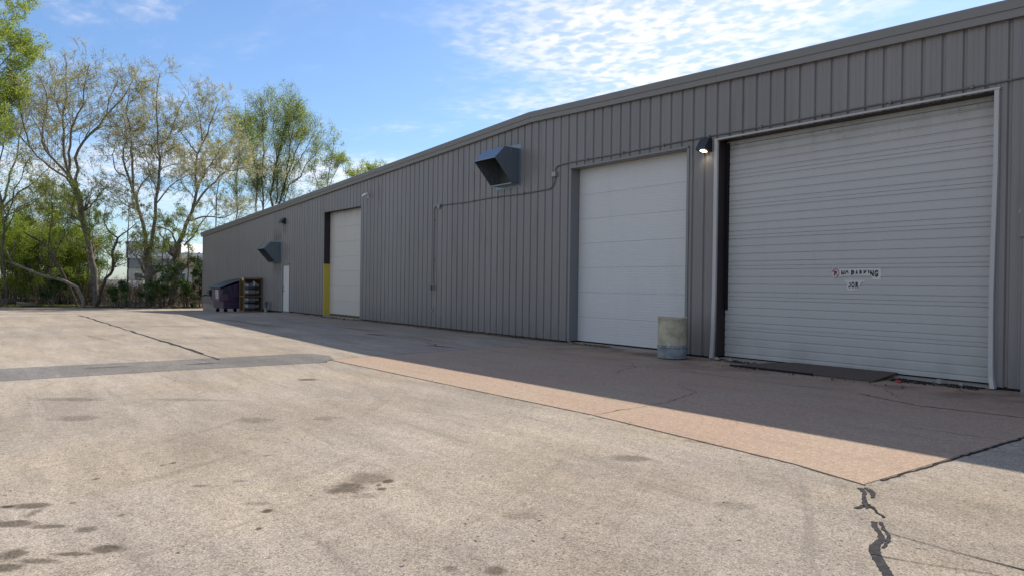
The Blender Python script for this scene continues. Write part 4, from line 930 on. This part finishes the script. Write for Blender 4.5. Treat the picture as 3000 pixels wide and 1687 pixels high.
def tree(name, label, cat, group, base, limbs, dep, seed, spec, mats=('bark_grey', 'leaf_seed')):
    """limbs: list of (pixel polyline, radius start, radius end, depth swing at the tip)"""
    r = np.random.default_rng(seed); K = 14; P, Rd = [], []
    for (pl_, ra, rb, sw) in limbs:
        q = resample(pl_, K); dd = dep+np.linspace(0, 1, K)**1.3*sw+(spec.get('d0', {}).get(id(pl_), 0))
        pts = np.array([at(x, y, e) for (x, y), e in zip(q, dd)]); L = np.linalg.norm(pts[-1]-pts[0])
        pts[1:-1] += r.normal(size=(K-2, 3))*L*.006
        P.append(pts); Rd.append(np.linspace(ra, rb, K)*(.95 if ra > .2 else .8))
    P, Rd = np.array(P), np.array(Rd)
    return plant(name, label, cat, group, base, P, Rd, r, spec, mats)
def plant(name, label, cat, group, base, P, Rd, r, spec, mats):
    root = empty(name, tuple(base), label, cat, group); b0 = np.array(base)
    Vs, Fs = tubes(P, Rd, 8); parts = [(Vs, Fs)]; off = len(Vs)
    tm = spec.get('tmin', .25)
    total = np.linalg.norm(np.diff(P, axis=1), axis=2).sum()
    m1 = int(total*spec['n1']); P1, R1 = spawn(r, P, Rd, m1, tm, spec['l1'], spec.get('a1', (30, 65)), spec.get('up', .18), 8, .16, spec.get('rf', .36))
    t1 = np.linalg.norm(np.diff(P1, axis=1), axis=2).sum(); m2 = int(t1*spec['n2']); P2, R2 = spawn(r, P1, R1, m2, .15, spec['l2'], (25, 65), spec.get('up', .18)*.8, 6, .2, .55, minr=.008)
    t2 = np.linalg.norm(np.diff(P2, axis=1), axis=2).sum(); m3 = int(t2*spec['n3']); P3, R3 = spawn(r, P2, R2, m3, .15, spec['l3'], (20, 60), spec.get('up', .18)*.6, 4, .22, .6, taper=.4, minr=spec.get('twig', .007))
    for (Pq, Rq, S) in ((P1, R1, 5), (P2, R2, 4), (P3, R3, 3)):
        V, F = tubes(Pq, Rq, S); parts.append((V, F+off)); off += len(V)
    V = np.concatenate([q[0] for q in parts])-b0; F = np.concatenate([q[1] for q in parts])
    quads('trunk', V, F, mats[0], root, True)
    n3, n2 = spec['leaf'][0], spec['leaf'][0]//4
    V, F = leaves(r, P3, n3, spec['leaf'][1], spec['leaf'][2]); V2, F2 = leaves(r, P2, n2, spec['leaf'][1], spec['leaf'][2])
    quads('crown', np.concatenate([V, V2])-b0, np.concatenate([F, F2+len(V)]), mats[1], root)
    return root
def on_ground(px, dep, py=893): q = at(px, py, dep); q[2] = soil_z(q[0], q[1])-.05; return q

MAPLE = dict(n1=2.3, l1=(1.0, 3.6), n2=3.2, l2=(.6, 1.7), n3=4.8, l3=(.25, .75), leaf=(30000, .040, .06), up=.10, tmin=.28, twig=.007)
d_ = 51
tree('maple_tree', 'large spreading tree with dark trunk, bare limbs and tan buds, left of centre gap', 'tree', 'budding trees along the yard edge', on_ground(278, d_), [
    ([(279, 900), (277, 804), (261, 746), (255, 685), (241, 622), (232, 587), (226, 556)], .27, .19, 0),
    ([(232, 587), (206, 532), (203, 500), (182, 403), (188, 362), (193, 307), (193, 224), (190, 160)], .16, .03, 2.5),
    ([(203, 500), (203, 445), (212, 390), (212, 362), (240, 326), (248, 250), (262, 190)], .11, .025, -3),
    ([(226, 560), (222, 486), (226, 437), (265, 395), (312, 343), (337, 312), (370, 277), (397, 216)], .15, .03, 1),
    ([(265, 395), (300, 370), (340, 372), (400, 380)], .07, .02, 3), ([(312, 343), (320, 290), (345, 240)], .06, .02, -2),
    ([(203, 520), (143, 448), (120, 420), (130, 360), (145, 300), (110, 220)], .11, .025, -2.5),
    ([(232, 587), (195, 520), (155, 497), (119, 464), (88, 434), (55, 400), (10, 330)], .12, .025, 1.5),
    ([(88, 434), (60, 330), (55, 270)], .06, .02, -2), ([(143, 448), (100, 350), (70, 280)], .06, .02, 3), ([(188, 362), (160, 290), (165, 200)], .06, .02, 3),
    ([(241, 622), (270, 600), (300, 560), (330, 540)], .07, .02, -2), ([(55, 400), (10, 390), (-60, 340)], .06, .02, 1)], d_, 11, MAPLE)
tree('maple_tree', 'tall twin stemmed tree with ivy dark base, right of the white gap', 'tree', 'budding trees along the yard edge', on_ground(438, d_+1), [
    ([(440, 900), (437, 840), (436, 796), (434, 754)], .36, .27, 0),
    ([(434, 754), (427, 709), (419, 659), (414, 622), (397, 592), (389, 560), (367, 518), (356, 486), (360, 448), (370, 428), (377, 396), (362, 340)], .20, .03, 1.5),
    ([(389, 560), (387, 473), (384, 399), (372, 330), (380, 260)], .12, .025, -2),
    ([(434, 754), (449, 709), (451, 659), (454, 585), (459, 553), (466, 513), (470, 473), (471, 431), (459, 374), (456, 324), (459, 287), (469, 215)], .18, .02, -1),
    ([(419, 659), (395, 560), (439, 513), (486, 488), (560, 470)], .09, .02, 2), ([(471, 431), (500, 395), (520, 330), (545, 280)], .08, .02, 2),
    ([(470, 480), (440, 425), (420, 424), (390, 440)], .06, .02, -2), ([(459, 560), (440, 520), (425, 440), (400, 400)], .06, .02, 2), ([(454, 600), (500, 545), (540, 520), (590, 500)], .07, .02, -2),
    ([(377, 396), (420, 370), (445, 335)], .06, .02, 2), ([(367, 518), (335, 500), (330, 450), (345, 400)], .06, .02, -2)], d_+1, 12, MAPLE, ('bark_grey', 'leaf_seed'))
tree('maple_tree', 'leaning tree with forked limbs rising beside the far warehouse corner', 'tree', 'budding trees along the yard edge', on_ground(508, d_+2), [
    ([(505, 900), (512, 850), (516, 800), (518, 759), (522, 714)], .34, .26, 0),
    ([(522, 714), (535, 690), (553, 647), (566, 610), (576, 560), (571, 510), (567, 473), (578, 451), (588, 424), (593, 411), (618, 384), (640, 300)], .19, .025, 2),
    ([(520, 730), (504, 679), (464, 664), (440, 660)], .09, .025, -2), ([(578, 451), (548, 414), (525, 380), (510, 350)], .07, .02, 2),
    ([(566, 610), (603, 558), (633, 528), (668, 503), (687, 471), (700, 440)], .12, .025, 1.5), ([(576, 560), (590, 520), (603, 500), (630, 468), (638, 443), (662, 420)], .10, .02, -2),
    ([(553, 647), (600, 635), (660, 640), (720, 600)], .09, .02, 3), ([(540, 720), (570, 690), (590, 650), (640, 600)], .08, .02, -1), ([(593, 411), (585, 340), (570, 290)], .06, .02, 2), ([(668, 503), (720, 490), (760, 470)], .06, .02, 2)], d_+2, 13, MAPLE)
tree('maple_tree', 'twiggy brown tree at the left edge below the tall green crown', 'tree', 'budding trees along the yard edge', on_ground(-30, d_+2), [
    ([(-30, 900), (-20, 760), (-10, 660), (5, 600)], .24, .16, 0), ([(5, 600), (30, 520), (50, 450), (60, 390), (95, 310)], .12, .02, 2), ([(5, 600), (-10, 500), (10, 420), (25, 360)], .11, .02, -2),
    ([(5, 610), (60, 560), (110, 530), (160, 470)], .10, .02, 1), ([(-10, 660), (40, 620), (80, 610), (140, 560)], .09, .02, -1), ([(-10, 500), (-40, 420), (-30, 340)], .08, .02, 1)], d_+2, 18, dict(MAPLE, leaf=(16000, .042, .05)))
GREEN = dict(n1=3.2, l1=(1.2, 3.6), n2=3.6, l2=(.5, 1.5), n3=3.6, l3=(.25, .6), leaf=(44000, .048, .18), up=.24, a1=(20, 55), tmin=.46)
tree('elm_tree', 'bright green vase shaped tree rising over the far end of the roof', 'tree', 'fresh green trees behind the warehouse', on_ground(800, 64), [
    ([(770, 900), (752, 640), (756, 520), (735, 430), (715, 350)], .14, .03, -2), ([(775, 900), (768, 614), (774, 496), (778, 457), (768, 380), (762, 305)], .15, .03, 2),
    ([(795, 900), (797, 603), (805, 483), (821, 430), (832, 370), (845, 300)], .17, .03, -2), ([(805, 900), (808, 598), (834, 559), (855, 480), (880, 410), (895, 375)], .15, .03, 1),
    ([(815, 900), (826, 593), (850, 540), (892, 491), (930, 450), (945, 420)], .13, .03, 3), ([(700, 900), (690, 635), (695, 509), (700, 420), (705, 370)], .10, .03, 2), ([(808, 598), (815, 500), (800, 400), (805, 310)], .09, .03, 3), ([(830, 565), (845, 480), (850, 420), (868, 345)], .08, .02, -3), ([(774, 520), (745, 460), (735, 400), (722, 372)], .07, .02, 3), ([(855, 500), (885, 460), (915, 400)], .06, .02, -3)], 64, 14, GREEN, ('bark_dark', 'leaf_spring'))
G2 = dict(GREEN, leaf=(7000, .050, .12), l1=(.6, 1.5), n1=2.6)
tree('elm_tree', 'slim green tree standing right of the big green tree above the roof', 'tree', 'fresh green trees behind the warehouse', on_ground(955, 66), [
    ([(955, 900), (957, 546), (968, 496), (976, 440), (978, 412)], .10, .02, 0), ([(957, 560), (985, 500), (1000, 470)], .05, .02, 2), ([(940, 900), (935, 560), (925, 520), (915, 490)], .07, .02, -2)], 66, 15, G2, ('bark_dark', 'leaf_spring'))
tree('elm_tree', 'top of a small green tree just showing over the roof edge', 'tree', 'fresh green trees behind the warehouse', on_ground(1050, 72), [
    ([(1050, 900), (1050, 580), (1055, 520), (1062, 488)], .09, .02, 0), ([(1050, 570), (1030, 520), (1022, 500)], .05, .02, 2), ([(1050, 570), (1078, 520), (1090, 500)], .05, .02, -2)], 72, 16, dict(G2, leaf=(8000, .06, .14)), ('bark_dark', 'leaf_spring'))
tree('elm_tree', 'tall green tree filling the upper left corner', 'tree', 'fresh green trees behind the warehouse', on_ground(-130, 47), [
    ([(-130, 900), (-110, 600), (-90, 300), (-60, 100), (-40, -80)], .26, .05, 0), ([(-100, 400), (-40, 250), (20, 170), (70, 120)], .10, .02, -2), ([(-95, 330), (-40, 150), (10, 60), (40, 20)], .10, .02, 1.5),
    ([(-110, 500), (-40, 380), (20, 320), (70, 290)], .10, .02, 1), ([(-105, 450), (-30, 330), (40, 240), (90, 200)], .10, .02, 2), ([(-90, 300), (-20, 60), (10, -30)], .09, .02, -1.5), ([(-110, 550), (-50, 450), (0, 420), (40, 400)], .08, .02, -2)], 47, 17,
    dict(GREEN, leaf=(36000, .055, .12), up=.15, n1=1.8, l1=(1.0, 2.6)), ('bark_grey', 'leaf_spring'))
# slim and crooked stems along the edge
SLIM = dict(n1=2.0, l1=(.6, 2.2), n2=3.0, l2=(.4, 1.2), n3=3.5, l3=(.2, .5), leaf=(2500, .045, .07), up=.12, tmin=.35)
tree('crooked_tree', 'crooked black stemmed tree leaning right at the foot of the large spreading tree', 'tree', None, on_ground(284, 50.2), [
    ([(282, 896), (307, 822), (336, 784), (327, 749), (336, 720), (345, 697)], .15, .09, -1), ([(345, 697), (325, 685), (307, 659), (304, 636), (312, 600)], .07, .02, -1), ([(345, 697), (377, 674), (394, 659), (420, 640)], .07, .02, 1),
    ([(336, 784), (370, 770), (400, 740)], .04, .015, 1), ([(327, 749), (300, 735), (285, 720)], .04, .015, -1)], 50.2, 21, SLIM, ('bark_dark', 'leaf_spring'))
for i, (lab, lim, dp_, sd_) in enumerate([
    ('slim straight sapling standing left of the large spreading trunk', [([(253, 900), (257, 820), (258, 761), (262, 690), (268, 600)], .07, .02, 0)], 50.5, 22),
    ('slim straight sapling in the white gap between the large trees', [([(370, 898), (373, 800), (374, 717), (378, 640), (385, 560)], .08, .02, 0), ([(374, 717), (395, 690), (420, 660)], .03, .015, 1)], 50.0, 23),
    ('thin pole of a sapling left of the leaning forked tree', [([(480, 898), (476, 800), (478, 720), (490, 640)], .06, .02, 0)], 50.6, 24),
    ('thin dark sapling standing close to the far warehouse corner', [([(548, 898), (552, 800), (550, 700), (560, 600), (566, 560)], .06, .02, 0)], 52.0, 25),
    ('tall thin pole rising above the roof left of the green tree', [([(630, 898), (634, 640), (640, 480), (645, 380)], .09, .02, 0)], 60, 26),
    ('thin dark pole rising through the middle of the left thicket', [([(142, 897), (146, 800), (143, 700), (150, 600), (160, 520)], .06, .02, 0), ([(146, 760), (170, 700), (185, 640)], .04, .015, 1)], 49.8, 28),
    ('slanting dark sapling crossing behind the leaning broken trunk', [([(138, 897), (150, 790), (172, 720), (200, 640), (228, 560)], .07, .02, -1), ([(160, 750), (120, 690), (95, 640)], .04, .015, 1)], 49.9, 29),
    ('arching brown sapling at the left edge above the fallen trunk', [([(20, 898), (5, 760), (20, 620), (60, 520), (90, 460)], .10, .02, -1), ([(5, 700), (50, 610), (110, 580)], .05, .015, 1), ([(20, 630), (-20, 560), (-40, 500)], .05, .015, 1)], 48.5, 27)]):
    tree('sapling', lab, 'tree', None, on_ground(lim[0][0][0][0], dp_), lim, dp_, sd_, dict(SLIM, leaf=(2500, .045, .07)), ('bark_dark', 'leaf_spring' if i != 1 else 'leaf_seed'))
BARE = dict(n1=.9, l1=(.5, 1.6), n2=1.4, l2=(.3, .8), n3=1.6, l3=(.2, .5), leaf=(500, .055, .06), up=.10, tmin=.3)
tree('leaning_trunk', 'dark trunk leaning steeply left out of the thicket, broken pale at its top', 'tree', None, on_ground(226, 49.6), [
    ([(226, 896), (197, 833), (171, 772), (155, 752), (127, 714)], .15, .10, -1.5), ([(127, 714), (105, 700), (87, 691), (67, 680)], .09, .04, -1.5), ([(155, 755), (170, 715), (180, 680)], .06, .02, 1)], 49.6, 31, BARE, ('bark_dark', 'leaf_spring'))
tree('leaning_trunk', 'long dark trunk slanting down from the left edge behind the fallen log', 'tree', None, on_ground(200, 50.8), [
    ([(200, 880), (162, 807), (116, 761), (58, 709), (9, 662), (-40, 610)], .15, .09, 1.5), ([(58, 709), (40, 680), (20, 690)], .05, .02, 1)], 50.8, 32, BARE, ('bark_dark', 'leaf_spring'))
tree('fallen_log', 'pale bent trunk fallen across the left thicket, forked at its left end', 'log', None, on_ground(246, 49.2), [
    ([(246, 897), (240, 862), (215, 833), (188, 822), (133, 807), (81, 790), (38, 772)], .15, .11, -.6), ([(38, 772), (20, 740), (0, 703), (-20, 680)], .08, .04, -.5), ([(38, 772), (15, 765), (-15, 755)], .06, .03, -.3), ([(30, 752), (42, 730), (42, 705)], .05, .02, 0)], 49.2, 33, dict(BARE, leaf=(120, .05, .06), n1=.4), ('bark_pale', 'leaf_spring'))
lg = empty('cut_log', tuple(on_ground(25, 49)), 'dark round of a cut log lying at the left edge of the paving', 'log')
q0, q1 = at(8, 884, 48.6), at(48, 886, 49.4)
MB().tube([q0, (q0+q1)/2+np.array((0, 0, .03)), q1], [.24, .26, .23], 12).build('log', 'bark_dark', lg, smooth=True)
q2, q3 = at(48, 889, 48.9), at(105, 892, 49.6)
MB().tube([q2, (q2+q3)/2, q3], [.15, .14, .10], 10).build('branch', 'bark_grey', lg, smooth=True)

# shrubs: many stems fanning from one foot
def shrub(name, label, group, px, dep, hgt, wid, seed, leaf, mats, nst=14, py=893):
    r = np.random.default_rng(seed); base = on_ground(px, dep, py); K = 8; P = np.zeros((nst, K, 3)); a = r.uniform(0, math.tau, nst)
    hh = hgt*r.uniform(.55, 1.0, nst); ww = wid*.5*r.uniform(.2, 1, nst); t = np.linspace(0, 1, K)
    for k in range(nst):
        f0 = r.uniform(.0, .45); P[k, :, 0] = base[0]+math.cos(a[k])*ww[k]*(f0+(1-f0)*t**1.2)+r.normal(0, .04, K).cumsum(); P[k, :, 1] = base[1]+math.sin(a[k])*ww[k]*(f0+(1-f0)*t**1.2)+r.normal(0, .04, K).cumsum(); P[k, :, 2] = base[2]+hh[k]*np.sin(t*1.45)
    Rd = np.tile(np.linspace(.03, .010, K), (nst, 1))
    return plant(name, label, 'shrub', group, base, P, Rd, r, dict(n1=1.6, l1=(.5, 1.3), n2=2.2, l2=(.3, .8), n3=1.8, l3=(.15, .45), leaf=leaf, up=.06, tmin=.04, a1=(30, 85), twig=.006), mats)
GS = 'leafing shrubs in the thicket along the yard edge'
for i, (px, dep, hh, ww, nl, mt, lab) in enumerate([
        (20, 51, 5.2, 4.2, 7000, 'leaf_bright', 'leafy yellow green shrub at the left edge behind the cut log'), (75, 52, 6.0, 4.4, 8000, 'leaf_bright', 'leafy yellow green shrub above the forked end of the fallen log'),
        (125, 51.5, 5.8, 4.2, 8000, 'leaf_spring', 'leafy shrub crossed by the middle of the fallen log'), (172, 52.5, 6.2, 4.2, 7500, 'leaf_bright', 'leafy yellow green shrub behind the leaning broken trunk'),
        (215, 53, 6.4, 3.8, 7000, 'leaf_bright', 'leafy yellow green shrub between the leaning broken trunk and the slim sapling'), (262, 54, 6.2, 3.6, 6500, 'leaf_bright', 'leafy yellow green shrub right behind the large spreading trunk'),
        (45, 54, 8.5, 5.0, 7000, 'leaf_olive', 'taller olive green shrub behind the left end of the thicket'), (130, 55, 9.0, 5.0, 7000, 'leaf_olive', 'tallest olive green shrub behind the middle of the thicket'),
        (-40, 52, 7.0, 5, 6000, 'leaf_olive', 'olive green shrub cut off by the left edge of the frame'), (205, 56, 8.6, 4.6, 6000, 'leaf_olive', 'olive green shrub behind the right end of the thicket')]):
    shrub('green_shrub', lab, GS, px, dep, hh, ww, 100+i, (int(nl*2.1), .046, .16), ('bark_dark', mt))
GE = 'dark evergreen shrubs at the tree bases'
for i, (px, dep, hh, ww, nl, lab) in enumerate([(150, 49.3, 1.9, 2.0, 3800, 'dark evergreen shrub under the fallen log'), (345, 49.4, 1.3, 1.6, 1700, 'low dark evergreen shrub in the white gap'), (472, 50, 1.6, .9, 900, 'dark evergreen shrub right of the ivy based tree'),
                                                (508, 50.4, 3.2, 1.1, 1800, 'dark evergreen shrub wrapped round the leaning forked tree'), (545, 50.8, 1.7, 1.3, 1300, 'dark evergreen shrub left of the far warehouse corner'), (584, 51.4, 3.6, 1.2, 3400, 'tall dark evergreen shrub touching the far warehouse corner'), (436, 50.6, 1.5, .8, 1000, 'dark ivy clump round the foot of the twin stemmed tree')]):
    shrub('evergreen_shrub', lab, GE, px, dep, hh, ww, 130+i, (int(nl*.75), .075, .09), ('bark_dark', 'leaf_evergreen'), 6)
# brown brush and weeds that nobody could count
r = np.random.default_rng(5)
def brush(name, n_, pxr, depr, hgt, seed, mats, leafn, label):
    r = np.random.default_rng(seed); K = 5; P = np.zeros((n_, K, 3)); t = np.linspace(0, 1, K)
    for k in range(n_):
        b0 = on_ground(r.uniform(*pxr), r.uniform(*depr)); a = r.uniform(0, math.tau); l = r.uniform(.1, .7)*hgt*.5; hh = hgt*r.uniform(.3, 1)
        P[k, :, 0] = b0[0]+math.cos(a)*l*t**1.5; P[k, :, 1] = b0[1]+math.sin(a)*l*t**1.5; P[k, :, 2] = b0[2]+hh*t
    Rd = np.tile(np.linspace(.016, .006, K), (n_, 1)); P1, R1 = spawn(r, P, Rd, n_*5, .2, (.2, .8), (25, 60), .1, 4, .2, .6, minr=.006)
    V, F = tubes(P, Rd, 3); V1, F1 = tubes(P1, R1, 3)
    o = quads(name, np.concatenate([V, V1]), np.concatenate([F, F1+len(V)]), mats[0], None, True); tag(o, label, 'brush', kind='stuff')
    V, F = leaves(r, P1, leafn, .06, .08); c = quads('foliage', V, F, mats[1], o); c['kind'] = 'stuff'
brush('brush', 900, (-60, 600), (50.0, 60), 1.5, 71, ('bark_pale', 'leaf_dead'), 9000, 'brown twiggy brush and dead weeds under the trees')
brush('brush', 700, (-60, 620), (62, 85), 2.0, 72, ('bark_pale', 'leaf_dead'), 8000, 'pale brown undergrowth deeper in the wood')
litter('leaf_litter', 5000, lambda r: ((yy := r.uniform(-34, 2.5)), edge_x(yy)-abs(r.normal(0, 1.3))+.35)[::-1]+(-.38,) if False else (edge_x(q := r.uniform(-30, 2.5))-r.normal(.5, .55), q, soil_z(edge_x(q)-.2, q)+.075), 'leaf_dead', .06, 'strip of dead leaves where the paving meets the trees', 65)
litter('ground_cover', 3500, lambda r: (edge_x(q := r.uniform(-30, -6))-abs(r.normal(.8, .8)), q, soil_z(edge_x(q)-.8, q)+.12), 'leaf_spring', .06, 'low green weeds along the left edge of the paving', 66, 'weeds')

# ------------------------------------------------------------------ beyond the trees
def ground_at(px, dep): q = at(px, 880, dep); return q
far = empty('far_building', tuple(at(480, 830, 110)), 'white roofed building half hidden behind the trees', 'building')
ax, bx2 = at(372, 840, 112), at(640, 840, 112); dirx = (bx2-ax)/np.linalg.norm(bx2-ax); nrm = np.array((dirx[1], -dirx[0], 0)); nrm = nrm if nrm@(np.array((0, -D, 0))-ax) > 0 else -nrm
def fbox(name, px0, px1, z0, z1, d0, d1, mat, parent=far):
    a, bq = at(px0, 840, 112), at(px1, 840, 112)
    cs = [a+nrm*d0, bq+nrm*d0, bq+nrm*d1, a+nrm*d1]
    return MB().add([(c[0], c[1], z0) for c in cs]+[(c[0], c[1], z1) for c in cs], [(0, 3, 2, 1), (4, 5, 6, 7), (0, 1, 5, 4), (1, 2, 6, 5), (2, 3, 7, 6), (3, 0, 4, 7)]).build(name, mat, parent)
fbox('wall', 375, 700, -.5, 3.2, 0, -14, 'far_tan'); fbox('band', 372, 705, 3.2, 4.6, .15, -14.2, 'far_grey'); fbox('roof', 370, 520, 4.6, 7.3, .3, -14.4, 'far_white'); fbox('roof', 520, 710, 4.6, 5.6, .3, -14.4, 'far_white')
for k in range(5):
    wn = fbox('window', 395+k*42, 415+k*42, .8, 2.4, .06, .0, 'far_glass'); fbox('frame', 393+k*42, 417+k*42, 2.42, 2.55, .1, .0, 'far_white', wn)
lw = at(250, 830, 92); lw2 = at(420, 830, 92)
t = MB().add([(lw[0], lw[1], .0), (lw2[0], lw2[1], .0), (lw2[0]-.5, lw2[1]+.9, .0), (lw[0]-.5, lw[1]+.9, .0), (lw[0], lw[1], 1.25), (lw2[0], lw2[1], 1.25), (lw2[0]-.5, lw2[1]+.9, 1.25), (lw[0]-.5, lw[1]+.9, 1.25)],
             [(0, 3, 2, 1), (4, 5, 6, 7), (0, 1, 5, 4), (1, 2, 6, 5), (2, 3, 7, 6), (3, 0, 4, 7)]).build('low_wall', 'far_white')
tag(t, 'low pale wall seen between the trunks beyond the trees', 'wall')
